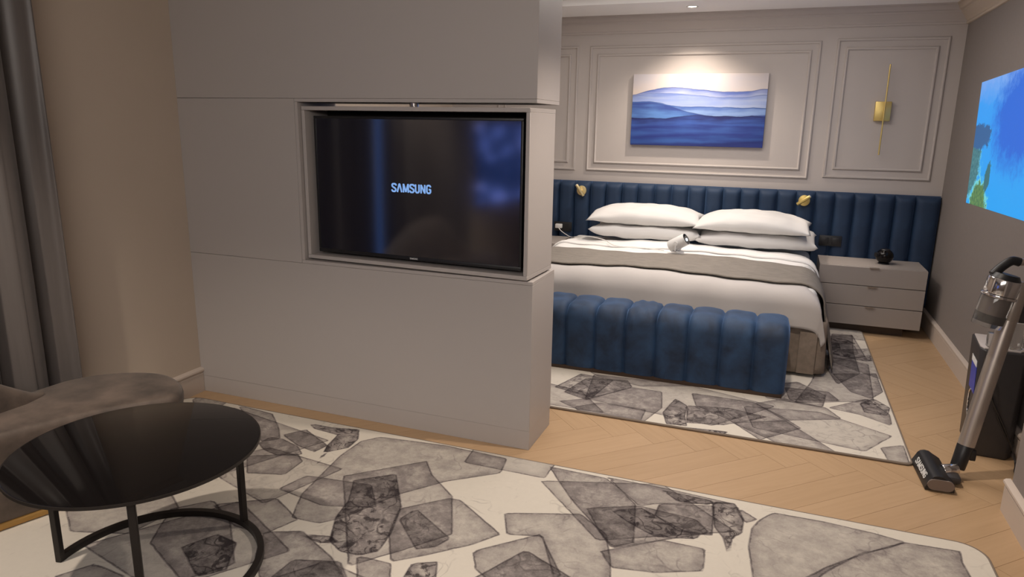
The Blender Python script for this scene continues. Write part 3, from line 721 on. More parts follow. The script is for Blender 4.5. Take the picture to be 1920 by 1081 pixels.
# curtains
def curtain(y0, y1, label, seed, xc=-2.882):
    rnd = random.Random(seed); nf = (y1 - y0) / 0.19
    ph = rnd.random() * 6
    def f(u, v):
        z = 0.017 + v * 2.35
        s = u * nf * 2 * PI + ph
        amp = 0.044 * (0.75 + 0.25 * (1 - v))
        x = xc + amp * math.sin(s + 0.35 * math.sin(2.1 * v + u * 5)) + 0.010 * math.sin(2.3 * s + 1)
        y = y0 + u * (y1 - y0) + 0.014 * math.sin(2 * s) * (1 - 0.5 * v)
        return (x, y, z)
    root = empty('curtain', (xc, (y0 + y1) / 2, 0))
    tag(root, label, 'curtain')
    grid('fabric', f, int(nf * 20), 24, M['curtain'], root, thick=0.004)
    box('heading_tape', xc - 0.006, xc + 0.006, y0, y1, 2.33, 2.368, M['curtain'], root)
    return pull(root)
curtain(1.46, 2.105, 'full-length charcoal satin curtain hanging beside the partition behind the sofa', 2)
curtain(-0.05, 1.36, 'full-length charcoal satin curtain on the camera side of the sofa', 5)
tr = empty('curtain_track', (XL + 0.07, 0.6, 2.37))
tag(tr, 'slim white ceiling track carrying the charcoal curtains', 'curtain track')
box('rail', XL + 0.05, XL + 0.09, -0.1, 2.2, 2.3705, 2.3995, M['whitepl'], tr, 0.003)
pull(tr)

# lit screen on the wall behind the viewer: its clouds of blue and pink show in the television
def space_mat():
    m = bpy.data.materials.new('lit_cloud_picture'); m.use_nodes = True
    nt = m.node_tree; L = nt.links.new; b = nt.nodes['Principled BSDF']
    b.inputs['Base Color'].default_value = (0, 0, 0, 1)
    tc = nt.nodes.new('ShaderNodeTexCoord'); n = nt.nodes.new('ShaderNodeTexNoise'); n.inputs['Scale'].default_value = 2.2
    n.inputs['Detail'].default_value = 6; n.inputs['Distortion'].default_value = 1.0
    mp = nt.nodes.new('ShaderNodeMapping'); mp.inputs['Rotation'].default_value = (R(-35), 0, 0); mp.inputs['Scale'].default_value = (1, 0.7, 2.2)
    L(tc.outputs['Object'], mp.inputs[0]); L(mp.outputs[0], n.inputs['Vector'])
    r = nt.nodes.new('ShaderNodeValToRGB'); e = r.color_ramp.elements
    e[0].position = 0.50; e[0].color = (0.004, 0.012, 0.05, 1); e[1].position = 0.74; e[1].color = (0.95, 0.75, 0.95, 1)
    k = e.new(0.60); k.color = (0.10, 0.15, 0.50, 1)
    L(n.outputs['Fac'], r.inputs['Fac']); L(r.outputs['Color'], b.inputs['Emission Color']); b.inputs['Emission Strength'].default_value = 6.0
    return m
M['space'] = space_mat()
sc = empty('wall_screen', (XL, -0.87, 1.12))
tag(sc, 'wide lit screen with blue and pink clouds on the left wall past the curtains', 'screen')
box('screen_frame', XL + 0.002, XL + 0.03, -1.54, -0.20, 0.72, 1.52, M['black'], sc, 0.004)
box('picture', XL + 0.0302, XL + 0.032, -1.52, -0.22, 0.74, 1.50, M['space'], sc)
pull(sc)

# ================================================================== BEDROOM
# headboard of upright padded channels along the whole wall
HB_Y, HB_T, HP = YB, 0.02, 0.1425
hb = empty('headboard', (-0.3, YB - 0.03, 0))
tag(hb, 'long navy velvet channelled headboard across the wall behind the bed', 'headboard')
edges = [-1.852 + HP * k for k in range(-3, 21)] + [1.170]
box('backing_board', edges[0], 1.1745, YB - HB_T, YB - 0.001, 0.144, 1.008, M['velvet_dark'], hb)
def channel_mesh(wd, z0, z1, y0, dep, nu=11, nv=14, edge=0.030):
    """padded upright channel: rounded across and rolled over at the top"""
    vs = []; fs = []
    H = z1 - z0
    for j in range(nv):
        q = j / (nv - 1)
        for i in range(nu):
            u = -1 + 2 * i / (nu - 1)
            cr = (max(0.0, 1 - abs(u) ** 3.2)) ** 0.5
            zt = z0 + H * q
            tz = min(1.0, (z1 - zt) / 0.045); tb = min(1.0, (zt - z0) / 0.03)
            roll = math.sqrt(max(0, 1 - (1 - tz) ** 2)) * math.sqrt(max(0, 1 - (1 - tb) ** 2))
            vs.append((u * wd / 2, y0 - dep * (0.28 + 0.72 * cr) * (0.12 + 0.88 * roll), zt))
    for j in range(nv - 1):
        for i in range(nu - 1): a = j * nu + i; fs.append((a, a + 1, a + 1 + nu, a + nu))
    n0 = len(vs)
    vs += [(-wd / 2, y0, z0), (wd / 2, y0, z0), (wd / 2, y0, z1), (-wd / 2, y0, z1)]
    fs.append([n0 + 0] + [j * nu for j in range(nv)] + [n0 + 3])
    fs.append([n0 + 1] + [j * nu + nu - 1 for j in range(nv)] + [n0 + 2])
    fs.append([n0 + 3, n0 + 2] + [(nv - 1) * nu + i for i in range(nu - 1, -1, -1)])
    fs.append([n0, n0 + 1] + [i for i in range(nu - 1, -1, -1)])
    fs.append([n0, n0 + 1, n0 + 2, n0 + 3])
    return vs, fs
nvz = [0, .02, .04, .08, .2, .5, .8, .93, .96, .98, 1]
vs, fs = channel_mesh(HP - 0.0015, 0.144, 1.019, YB - HB_T, 0.072, 13, 40)
me = bpy.data.meshes.new('channel'); me.from_pydata(vs, [], fs); me.update()
bm = bmesh.new(); bm.from_mesh(me); bmesh.ops.recalc_face_normals(bm, faces=bm.faces); bm.to_mesh(me); bm.free()
me.materials.append(M['velvet_dark'])
for p in me.polygons: p.use_smooth = True
me.set_sharp_from_angle(angle=R(60))
for k in range(len(edges) - 1):
    a, b = edges[k], edges[k + 1]
    o = bpy.data.objects.new('channel', me); C.objects.link(o); o.parent = hb
    o.location = ((a + b) / 2, 0, 0); o.scale = ((b - a) / HP, 1, 1)
pull(hb)
FY = YB - HB_T - 0.072   # face of the padding

# bed base with skirt, feet and mattress
BX, BW = -0.69, 1.0
BY0, BY1 = 4.485, FY - 0.004
bed = empty('bed', (BX, (BY0 + BY1) / 2, 0.012))
tag(bed, 'king-size bed with white mattress and pleated taupe skirt against the navy headboard', 'bed')
def wrap_skirt():
    # path round the bed: left side, foot, right side, with box pleats
    P = []
    x0, x1, y0, y1 = BX - BW - 0.025, BX + BW + 0.05, BY0, BY1
    def run(a, b, n):
        for i in range(n): P.append((a[0] + (b[0] - a[0]) * i / n, a[1] + (b[1] - a[1]) * i / n))
    y1 = 5.66
    run((x0, y1), (x0, y0 + 0.03), 40); run((x0 + 0.01, y0), (x1 - 0.03, y0), 60); run((x1, y0 + 0.02), (x1, y1), 40); P.append((x1, y1))
    return P
SP = wrap_skirt()
def skirt_fn(u, v):
    i = u * (len(SP) - 1); a = int(min(i, len(SP) - 2)); t_ = i - a
    x = SP[a][0] + (SP[a + 1][0] - SP[a][0]) * t_; y = SP[a][1] + (SP[a + 1][1] - SP[a][1]) * t_
    fl = (1 - v)
    s = u * 60
    w_ = 0.008 * math.sin(s * 1.3) * fl
    foot = 1 if y < BY0 + 0.03 else 0
    return (x + (0.015 * fl + w_) * (0 if foot else (1 if x > BX else -1)), y - (0.010 * fl + w_) * foot, 0.035 + v * 0.33)
grid('skirt', skirt_fn, 220, 8, M['skirt'], bed, thick=0.006)
for (px_, w_) in ((BX + BW - 0.10, 0.10), (BX - BW + 0.02, 0.10)):   # the inverted pleats near the corners
    bm = bmesh.new(); tbox(bm, px_, px_ + w_, BY0 - 0.020, BY0 - 0.014, 0.035, 0.30, 0.002); frombm('pleat', bm, M['skirt'], bed, sharp=40)
box('mattress', BX - BW + 0.02, BX + BW - 0.02, BY0 + 0.06, BY1, 0.36, 0.545, M['white'], bed, 0.05, 4)
box('base', BX - BW, BX + BW, BY0 + 0.035, BY1, 0.07, 0.36, M['skirt'], bed, 0.01)
for x in (BX - BW + 0.05, BX, BX + BW - 0.05):
    for y in (BY0 + 0.12, BY1 - 0.12): cyl('foot', (x, y, 0.0125), (x, y, 0.07), 0.03, M['black'], bed, seg=16)
pull(bed)

# draped cloth over the bed
HWF, YFF, ZTOP = 0.880, 4.575, 0.556       # half width of the flat part, y of the flat part's foot edge, height
def roll(d, r, flare):
    """distance d beyond the edge -> (outward, down)"""
    if d <= 0: return 0.0, 0.0
    q = r * PI / 2
    if d < q: a = d / r; return r * math.sin(a), r * (1 - math.cos(a))
    return r + (d - q) * flare, r + (d - q) * math.sqrt(1 - flare * flare)
def drape(s, t_, lift=0.0, wr=1.0, rs=0.125, rf=0.115, fl=0.22, ff_=0.05):
    """s: signed distance across from the bed's centre, t_: y coordinate on the unrolled cloth"""
    ds = max(0, abs(s) - HWF); dt = max(0, YFF - t_)
    ox, dzs = roll(ds, rs + lift, fl); oy, dzt = roll(dt, rf + lift, ff_)
    crown = 0.012 * (1 - min(1, abs(s) / HWF) ** 2.2) + 0.008 * math.sin(s * 5 + t_ * 3) * math.cos(t_ * 4)
    crown *= max(0.0, 1 - dt * 3)
    if dzs > 0 and dzt > 0:
        dz = max(dzs, dzt) + 0.25 * min(dzs, dzt); ox *= 1 - 0.12 * min(1, dzt * 4); oy *= 1 - 0.15 * min(1, dzs * 4)
    else: dz = dzs + dzt
    wrk = wr * (0.0045 * math.sin(t_ * 17 + 3 * s) + 0.003 * math.sin(s * 23 - 4 * t_) + 0.006 * math.sin(s * 6.1) * math.sin(t_ * 5.3))
    hang = min(1, dz * 5)
    x = BX + math.copysign(min(abs(s), HWF) + ox + lift * min(1, ds * 8) + wr * 0.012 * hang * math.sin(t_ * 13 + 1) * (1 if ds > 0 else 0), s)
    y = min(max(t_, YFF), 9) - oy - wr * 0.006 * hang * math.sin(s * 15) * (1 if dt > 0 and ds == 0 else 0) - lift * min(1, dt * 8)
    return (x, y, ZTOP + lift * (1 - min(1, ds * 8) * 0.6) + crown - dz + wrk * (1 - hang))
dv = empty('duvet', (BX, 5.1, 0.55))
tag(dv, 'plain white duvet spread over the bed with its edge hanging below the grey runner', 'duvet')
LS, LF = 0.36, 0.30
def duvet_fn(u, v):
    s = (-1 + 2 * u) * (HWF + LS); t_ = YFF - LF + v * (5.60 - YFF + LF)
    # the hem does not reach the nightstands
    return drape(s, t_)
grid('cover', duvet_fn, 110, 84, M['duvet'], dv, thick=0.028)
def cuff_fn(u, v):
    s = (-1 + 2 * u) * (HWF + 0.26); t_ = 5.10 + v * 0.585  # reaches under the runner so the lit head of the duvet is paler
    x, y, z = drape(s, t_, 0.004, 1.3)
    return (x, y, z + 0.002)
grid('folded_cuff', cuff_fn, 80, 30, M['sheet'], dv, thick=0.003)
def fold_fn(u, v):
    s = (-1 + 2 * u) * (HWF + 0.21); t_ = 5.43 + v * 0.262 + 0.014 * math.sin(s * 3.4 + 1)
    x, y, z = drape(s, t_, 0.012, 1.0)
    e = min(v, 1 - v) * 8
    return (x, y, z + 0.003 + 0.012 * math.sqrt(min(1, e)))
grid('sheet_fold', fold_fn, 80, 16, M['sheet'], dv, thick=0.008)
pull(dv)

rn = empty('bed_runner', (BX, 4.93, 0.57))
tag(rn, 'grey woven bed runner laid across the white duvet and hanging down the sides', 'bed runner')
def runner_fn(u, v):
    s = (-1 + 2 * u) * (HWF + 0.62); y0 = 4.605; t_ = y0 + v * (0.60 + 0.02 * math.sin(s * 2.0))
    x, y, z = drape(s, t_, 0.017, 0.8)
    if z < 0.03: z = 0.03 + (z - 0.03) * 0.1
    return (x, y, z + 0.003)
grid('cloth', runner_fn, 150, 30, M['runner'], rn, thick=0.009)
pull(rn)

# pillows
def pillow(name, cx, cy, cz, W, D, T, tilt, label, seed, sag=0.0, yaw=0.0, q=2.6, h=0.55):
    rnd = random.Random(seed); a, b, c = (rnd.random() * 6 for _ in range(3))
    nu, nv = 44, 28; vs = []; fs = []
    for side in (1, -1):
        for j in range(nv):
            for i in range(nu):
                u, v = -1 + 2 * i / (nu - 1), -1 + 2 * j / (nv - 1)
                e = max(0, 1 - abs(u) ** q) * max(0, 1 - abs(v) ** q)
                th_ = T / 2 * e ** h
                pin = 1 - 0.055 * (1 - v * v) * abs(u) ** 4
                pin2 = 1 - 0.09 * (1 - u * u) * abs(v) ** 4
                x = u * W / 2 * pin; y = v * D / 2 * pin2
                wr = 0.004 * math.sin(13 * u + 9 * v + a) * math.sin(6 * u - 11 * v + c) * e ** 0.5 + 0.006 * math.sin(7 * u + a + 4 * v * abs(u)) * math.sin(5 * v + b) * e ** 0.3
                cor = 0.018 * (abs(u) ** 6) * math.sin(3 * v + c)
                z = side * th_ + wr + cor - sag * (u * u) * (0.5)
                vs.append((x, y, z))
    n = nu * nv
    for j in range(nv - 1):
        for i in range(nu - 1):
            q = j * nu + i; fs.append((q, q + 1, q + 1 + nu, q + nu)); q += n; fs.append((q, q + nu, q + 1 + nu, q + 1))
    me = bpy.data.meshes.new(name); me.from_pydata(vs, [], fs); me.update()
    bm = bmesh.new(); bm.from_mesh(me); bmesh.ops.remove_doubles(bm, verts=bm.verts, dist=0.0004); bpy.data.meshes.remove(me)
    root = empty(name, (cx, cy, cz)); root.rotation_euler = (R(tilt), 0, R(yaw))
    tag(root, label, 'pillow', 'white pillows at the head of the bed')
    o = frombm('casing', bm, M['white'], root, smooth=True)
    P = [(0.5 * W * math.copysign(1, sx) * 1.0, 0.5 * D * sy) for sx, sy in ()]
    return root
pillow('pillow', -0.985, 5.835, 0.668, 0.91, 0.45, 0.115, 4, 'plump white pillow at the left of the bed, under another pillow', 1, q=4.5, h=0.42)
pillow('pillow', -0.125, 5.83, 0.664, 0.90, 0.45, 0.115, 4, 'plump white pillow at the right of the bed, under another pillow', 2, q=4.5, h=0.42)
pillow('pillow', -1.005, 5.835, 0.792, 0.92, 0.46, 0.148, 6, 'plump white pillow topmost on the left stack of the bed', 3, 0.03, 1)
pillow('pillow', -0.16, 5.80, 0.792, 0.86, 0.46, 0.148, 6, 'plump white pillow topmost on the right stack of the bed', 4, 0.05, -2)

# nightstands
def nightstand(x0, x1, label):
    y0, y1, z0, z1 = 5.70, FY - 0.006, 0.066, 0.514
    n = empty('nightstand', ((x0 + x1) / 2, (y0 + y1) / 2, 0))
    tag(n, label, 'nightstand', 'greige nightstands either side of the bed')
    box('body', x0, x1, y0 + 0.020, y1, z0, z1 - 0.004, M['nightstand'], n, 0.002, 1)
    box('top', x0, x1, y0 + 0.019, y1, z1 - 0.0035, z1, M['nightstand'], n, 0.001, 1)
    box('plinth', x0 + 0.06, x1 - 0.10, y0 + 0.06, y1 - 0.03, 0.0, z0, M['walnut'], n)
    hs = [z0, z0 + 0.150, z0 + 0.305, z1]; xm = (x0 + x1) / 2 + 0.01
    for k in range(3):
        d = box('drawer', x0, x1, y0, y0 + 0.018, hs[k] + 0.0025, hs[k + 1] - 0.0025, M['nightstand'], n, 0.0015, 1)
        box('handle', xm - 0.032, xm + 0.032, y0 - 0.012, y0 + 0.004, hs[k + 1] - 0.0045, hs[k + 1] - 0.0010, M['silver'], d)
    return pull(n)
nightstand(0.352, 1.073, 'greige three-drawer nightstand between the bed and the right wall')
nightstand(-2.453, -1.732, 'greige three-drawer nightstand at the far side of the bed beside the partition')

# black ball-shaped speaker with a small foot
sp = empty('speaker', (0.805, 5.905, 0.5145))
tag(sp, 'small round black speaker standing on the nightstand by the right wall', 'speaker')
bm = bmesh.new(); bmesh.ops.create_icosphere(bm, subdivisions=4, radius=0.062)
for v in bm.verts:
    v.co.z *= 0.92
    if v.co.z > 0.047: v.co.z = 0.047 + (v.co.z - 0.047) * 0.25
bmesh.ops.translate(bm, verts=bm.verts, vec=(0.805, 5.905, 0.5145 + 0.060))
frombm('body', bm, M['gloss'], sp, smooth=True)
cyl('foot', (0.805, 5.905, 0.5145), (0.805, 5.905, 0.522), 0.040, M['black'], sp, seg=32)
cyl('touch_panel', (0.805, 5.905, 0.6215), (0.805, 5.905, 0.6285), 0.034, M['black'], sp, rb=0.030, seg=32)
cyl('knob', (0.755, 5.88, 0.585), (0.738, 5.872, 0.585), 0.018, M['black'], sp, seg=24)
pull(sp)

# socket plates on the padding
def socket(x, z, w_, label, plugged):
    s = empty('socket_plate', (x, FY, z))
    tag(s, label, 'socket')
    box('plate', x - w_ / 2, x + w_ / 2, FY - 0.010, FY, z - 0.042, z + 0.042, M['black'], s, 0.003)
    for dx in ([-w_ / 4, w_ / 4]): box('socket_face', x + dx - 0.028, x + dx + 0.028, FY - 0.0135, FY - 0.0095, z - 0.028, z + 0.028, M['black'], s, 0.002)
    return pull(s)
socket(0.43, 0.635, 0.165, 'black double socket plate on the headboard above the nightstand by the right wall', False)
socket(-1.80, 0.605, 0.165, 'black double socket plate on the headboard beside the partition, holding a white plug', True)
pl = empty('power_plug', (-1.835, FY - 0.03, 0.61))
tag(pl, 'white charger plug in the socket beside the partition with its cable', 'plug')
box('housing', -1.862, -1.800, FY - 0.052, FY - 0.0140, 0.592, 0.630, M['whitepl'], pl, 0.006)
cp = smoothpath([(-1.83, FY - 0.045, 0.598), (-1.80, FY - 0.07, 0.575), (-1.745, FY - 0.10, 0.55), (-1.68, FY - 0.15, 0.535), (-1.60, FY - 0.28, 0.563), (-1.52, 5.66, 0.594),
                 (-1.42, 5.62, 0.606), (-1.27, 5.50, 0.606), (-1.16, 5.36, 0.592), (-1.02, 5.33, 0.590), (-0.9, 5.32, 0.594), (-0.76, 5.29, 0.592)], 8)
tube('cable', cp, 0.0035, M['cable_w'], pl, seg=8)
pull(pl)

# reading lamps on the headboard
def reading_lamp(x, z, ang, m, label):
    l = empty('reading_lamp', (x, FY, z))
    tag(l, label, 'wall lamp', 'reading lamps on the headboard')
    cyl('backplate', (x, FY, z), (x, FY - 0.016, z), 0.043, m, l, seg=48, bev=0.002)
    cyl('pivot', (x, FY - 0.016, z), (x, FY - 0.030, z), 0.010, m, l, seg=16)
    d = Vector((math.cos(R(ang)), -0.25, math.sin(R(ang)))).normalized(); c = Vector((x - 0.006, FY - 0.044, z + 0.004))
    h = cyl('head', c - d * 0.058, c + d * 0.058, 0.0135, m, l, seg=24, bev=0.002)
    cyl('cap', c + d * 0.0581, c + d * 0.061, 0.010, M['whitepl'], h, seg=20)
    return pull(l)
reading_lamp(-1.637, 0.938, 122, M['brasspaint'], 'round brass reading lamp on the headboard beside the partition')
reading_lamp(0.205, 0.945, 38, M['brass'], 'round brass reading lamp on the headboard right of the pillows')

# wall light: square brass plate and thin rod
sl = empty('wall_light', (0.69, YB, 1.645))
tag(sl, 'thin brass rod wall light with square plate on the right wall panel', 'wall light')
box('plate', 0.636, 0.746, YB - 0.045, YB - 0.0005, 1.572, 1.716, M['brass'], sl, 0.003)
cyl('stem', (0.70, YB - 0.045, 1.645), (0.70, YB - 0.066, 1.645), 0.008, M['brass'], sl, seg=16)
cyl('rod', (0.698, YB - 0.070, 1.318), (0.698, YB - 0.070, 1.985), 0.0055, M['brass'], sl, seg=12)
pull(sl)

# painting
def art_mat():
    m = bpy.data.materials.new('blue_wave_painting'); m.use_nodes = True
    nt = m.node_tree; N = nt.nodes; L = nt.links.new; b = N['Principled BSDF']; b.inputs['Roughness'].default_value = 0.55
    tc = N.new('ShaderNodeTexCoord'); sx = N.new('ShaderNodeSeparateXYZ'); L(tc.outputs['Object'], sx.inputs[0])
    def mth(op, a, b_=None, c=None):
        n = N.new('ShaderNodeMath'); n.operation = op
        for i, v in enumerate((a, b_, c)):
            if v is None: continue
            if isinstance(v, (int, float)): n.inputs[i].default_value = v
            else: L(v, n.inputs[i])
        return n.outputs[0]
    def mr(v, a, b_, c=0.0, d=1.0, s=False):
        n = N.new('ShaderNodeMapRange'); n.interpolation_type = 'SMOOTHSTEP' if s else 'LINEAR'
        for i, q in enumerate((a, b_, c, d)): n.inputs[i + 1].default_value = q
        L(v, n.inputs[0]); return n.outputs[0]
    def noise(sc, st_, det=4):
        mp = N.new('ShaderNodeMapping'); mp.inputs['Scale'].default_value = st_; L(tc.outputs['Object'], mp.inputs[0])
        n = N.new('ShaderNodeTexNoise'); n.inputs['Scale'].default_value = sc; n.inputs['Detail'].default_value = det
        L(mp.outputs[0], n.inputs['Vector']); return n.outputs['Fac']
    def mix(f, a, b_):
        n = N.new('ShaderNodeMix'); n.data_type = 'RGBA'
        L(f, n.inputs[0])
        for i, v in ((6, a), (7, b_)):
            if isinstance(v, tuple): n.inputs[i].default_value = (*v, 1)
            else: L(v, n.inputs[i])
        return n.outputs[2]
    X, Z = sx.outputs[0], sx.outputs[2]      # local: x -0.54..0.54, z -0.29..0.29
    wob = mth('MULTIPLY', mth('SUBTRACT', noise(3.2, (1, 1, 0.5), 6), 0.5), 0.05)
    def crest(pts):
        c = N.new('ShaderNodeFloatCurve')
        cu = c.mapping.curves[0]
        cu.points[0].location = pts[0]; cu.points[1].location = pts[-1]
        for p in pts[1:-1]: cu.points.new(*p)
        c.mapping.update()
        L(mr(X, -0.5425, 0.5425), c.inputs['Value'])
        return mth('ADD', mr(c.outputs[0], 0, 1, 0.2925, -0.2925), wob)    # curve value: fraction from the top
    def band(ln, top, bot, soft):
        """0 above the line, 1 below"""
        return mr(mth('SUBTRACT', ln, Z), -0.001, 0.002)
    crests = [   # line across the canvas, colour at the line, colour below it, depth of the fade, softness of the line
        ([(0, .285), (.12, .23), (.27, .175), (.5, .21), (.8, .25), (1, .225)], (0.09, 0.14, 0.42), (0.40, 0.45, 0.64), 0.055, 0.0012, 0.8),
        ([(0, .30), (.25, .255), (.5, .29), (.78, .325), (1, .30)], (0.16, 0.23, 0.52), (0.37, 0.44, 0.65), 0.06, 0.002, 0.5),
        ([(0, .35), (.3, .345), (.6, .37), (1, .385)], (0.26, 0.34, 0.64), (0.40, 0.47, 0.67), 0.06, 0.010, 0.0),
        ([(0, .38), (.2, .39), (.32, .435), (.6, .45), (1, .475)], (0.06, 0.13, 0.42), (0.25, 0.38, 0.68), 0.05, 0.0015, 0.6),
        ([(0, .40), (.2, .405), (.3, .445), (.45, .53), (.55, .565), (1, .57)], (0.035, 0.07, 0.30), (0.11, 0.25, 0.60), 0.09, 0.004, 0.5),
        ([(0, .60), (.25, .615), (.42, .58), (.6, .575), (1, .59)], (0.015, 0.020, 0.13), (0.05, 0.12, 0.45), 0.07, 0.004, 0.6),
        ([(0, .74), (.5, .71), (1, .72)], (0.022, 0.040, 0.24), (0.05, 0.12, 0.43), 0.06, 0.014, 0.0),
        ([(0, .86), (.5, .83), (1, .80)], (0.025, 0.045, 0.26), (0.045, 0.125, 0.43), 0.07, 0.018, 0.0),
        ([(0, .97), (.5, .96), (1, .90)], (0.02, 0.035, 0.20), (0.03, 0.05, 0.26), 0.08, 0.014, 0.0),
    ]
    sky = mix(mr(noise(2.0, (1, 1, 2.5), 3), 0.35, 0.7), (0.62, 0.53, 0.48), (0.48, 0.47, 0.53))
    col = sky
    streak = noise(3.0, (0.9, 1, 11), 7)
    pool = noise(3.4, (1, 1, 1.6), 6)
    for pts, dk, lt, dep, soft, line in crests:
        ln = crest(pts)
        below = mth('SUBTRACT', ln, Z)
        g_ = mth('ADD', mr(below, 0.0, dep), mth('MULTIPLY', mth('SUBTRACT', streak, 0.5), 2.2))
        g_ = mth('ADD', g_, mth('MULTIPLY', mth('SUBTRACT', pool, 0.5), 1.5))
        body = mix(mr(g_, 0.0, 1.1), dk, lt)
        if line:
            rim = mr(below, 0.0, 0.010, 1, 0)
            body = mix(mth('MULTIPLY', mth('MULTIPLY', rim, line), mr(pool, 0.3, 0.6, 0.4, 1.0)), body, tuple(c * 0.35 for c in dk))
        col = mix(mr(below, -soft, soft, s=True), col, body)
    L(col, b.inputs['Base Color'])
    return m
M['art'] = art_mat()
pa = empty('painting', (-0.695, YB - 0.02, 1.640))
tag(pa, 'unframed canvas painting of layered blue waves above the bed', 'painting')
pa.rotation_euler = (0, 0, 0)
box('canvas', -0.5425, 0.5425, -0.016, 0.015, -0.2925, 0.2925, M['art'], pa, 0.002)
bm = bmesh.new()
for z in (-0.27, 0.24): tbox(bm, -0.5, 0.5, 0.0151, 0.0198, z, z + 0.03)
frombm('stretcher', bm, M['walnut'], pa)

# blue velvet bench at the foot of the bed
bx1, by0, by1, bz0, bz1, BP = 0.142, 4.02, 4.385, 0.034, 0.436, 0.1850
NCH = 10
bench = empty('bench', (bx1 - NCH * BP / 2, (by0 + by1) / 2, 0.012))
tag(bench, 'long blue velvet channelled bench at the foot of the bed', 'bench')
def bench_channel(k):
    """a puffed loop of upholstery round the bench"""
    x0, x1 = bx1 - (k + 1) * BP, bx1 - k * BP
    prof = []
    cr = 0.095
    def arc(cy, cz, a0, a1, r_, n=6):
        for i in range(n + 1):
            a = R(a0 + (a1 - a0) * i / n); prof.append((cy + r_ * math.cos(a), cz + r_ * math.sin(a)))
    lean = 0.0
    prof.append((by0 + 0.012, bz0)); 
    for i in range(1, 6): prof.append((by0 + 0.012 * (1 - i / 5) , bz0 + (bz1 - cr - bz0) * i / 6))
    arc(by0 + cr, bz1 - cr, 180, 90, cr)
    for i in range(1, 5): prof.append((by0 + cr + (by1 - by0 - 2 * cr) * i / 5, bz1))
    arc(by1 - cr, bz1 - cr, 90, 0, cr)
    for i in range(1, 6): prof.append((by1, bz1 - cr - (bz1 - cr - bz0) * i / 6))
    prof.append((by1 - 0.012, bz0))
    cy, cz = (by0 + by1) / 2, (bz0 + bz1) / 2
    nu = 15; vs = []; n = len(prof); fs = []
    rnd = random.Random(k)
    ph_ = rnd.random() * 6
    for i in range(nu):
        u = -1 + 2 * i / (nu - 1)
        puff = max(0, 1 - abs(u) ** 4.0) ** 0.6
        if k == 0 and u > 0: puff = math.sqrt(max(0, 1 - abs(u) ** 5)); 
        ins = 0.024 * (1 - puff) if not (k == 0 and u > 0) else 0.055 * (1 - puff)
        for j, (y, z) in enumerate(prof):
            dy = (cy - y); dz_ = (cz - z)
            yy = y + math.copysign(min(abs(dy), ins), dy) * (1 if abs(dy) > 0.12 else abs(dy) / 0.12)
            top = max(0.0, (z - (bz1 - cr)) / cr)
            zz = z - ins * top - (0.004 * math.sin(ph_ + u * 9 + j * 1.1) * top if k == 4 else 0.0015 * math.sin(ph_ + u * 5 + j) * top)
            vs.append((x0 + (u + 1) / 2 * (x1 - x0), yy, zz))
    for i in range(nu - 1):
        for j in range(n - 1): a = i * n + j; fs.append((a, a + 1, a + 1 + n, a + n))
        fs.append((i * n + n - 1, i * n, (i + 1) * n, (i + 1) * n + n - 1))
    fs.append(tuple(range(n))); fs.append(tuple(range((nu - 1) * n, nu * n))[::-1])
    frompy('channel', vs, fs, M['velvet'], bench, sharp=55)
for k in range(NCH): bench_channel(k)
box('plinth', bx1 - NCH * BP + 0.02, bx1 - 0.012, by0 + 0.014, by1 - 0.03, 0.0125, bz0, M['walnut'], bench)
pull(bench)

# pocket projector on the bed
pj = empty('projector', (-0.665, 5.25, 0.59))
tag(pj, 'small white cylindrical projector tilted on its stand on the bed', 'projector')
d = Vector((0.80, -0.20, 0.50)).normalized(); c0 = Vector((-0.655, 5.26, 0.664))
a_, b_ = c0 - d * 0.072, c0 + d * 0.060
cyl('body', a_, b_, 0.046, M['whitepl'], pj, seg=48, bev=0.006)
cyl('lens_ring', b_, b_ + d * 0.008, 0.046, M['whitepl'], pj, seg=48, rb=0.044)
cyl('lens_face', b_ + d * 0.008, b_ + d * 0.0095, 0.041, M['gloss'], pj, seg=48)
side = d.cross(Vector((0, 0, 1))).normalized(); up = side.cross(d).normalized()
lc = b_ + d * 0.0096 - up * 0.006 + side * 0.004
cyl('lens', lc, lc + d * 0.004, 0.011, M['lens_glow'], pj, seg=24)
bm = bmesh.new()
for s_ in (-1, 1):
    tcyl(bm, c0 + side * 0.051 * s_, c0 + side * 0.058 * s_, 0.016, seg=20)
    ttube(bm, [c0 + side * 0.056 * s_, c0 + side * 0.056 * s_ + Vector((0, 0, -0.05)), Vector((c0.x, c0.y, 0.605)) + side * 0.040 * s_, Vector((c0.x, c0.y, 0.598))], 0.006, 8)
tcyl(bm, (c0.x, c0.y, 0.592), (c0.x, c0.y, 0.602), 0.046, seg=40)
frombm('stand', bm, M['whitepl'], pj, sharp=40)
bm = bmesh.new()
for k in range(3): q = c0 - side * 0.0495 * -1 + d * (0.012 * (k - 1)); tcyl(bm, q, q + side * 0.0015, 0.003, seg=10)
frombm('buttons', bm, M['greypl'], pj)
pull(pj)

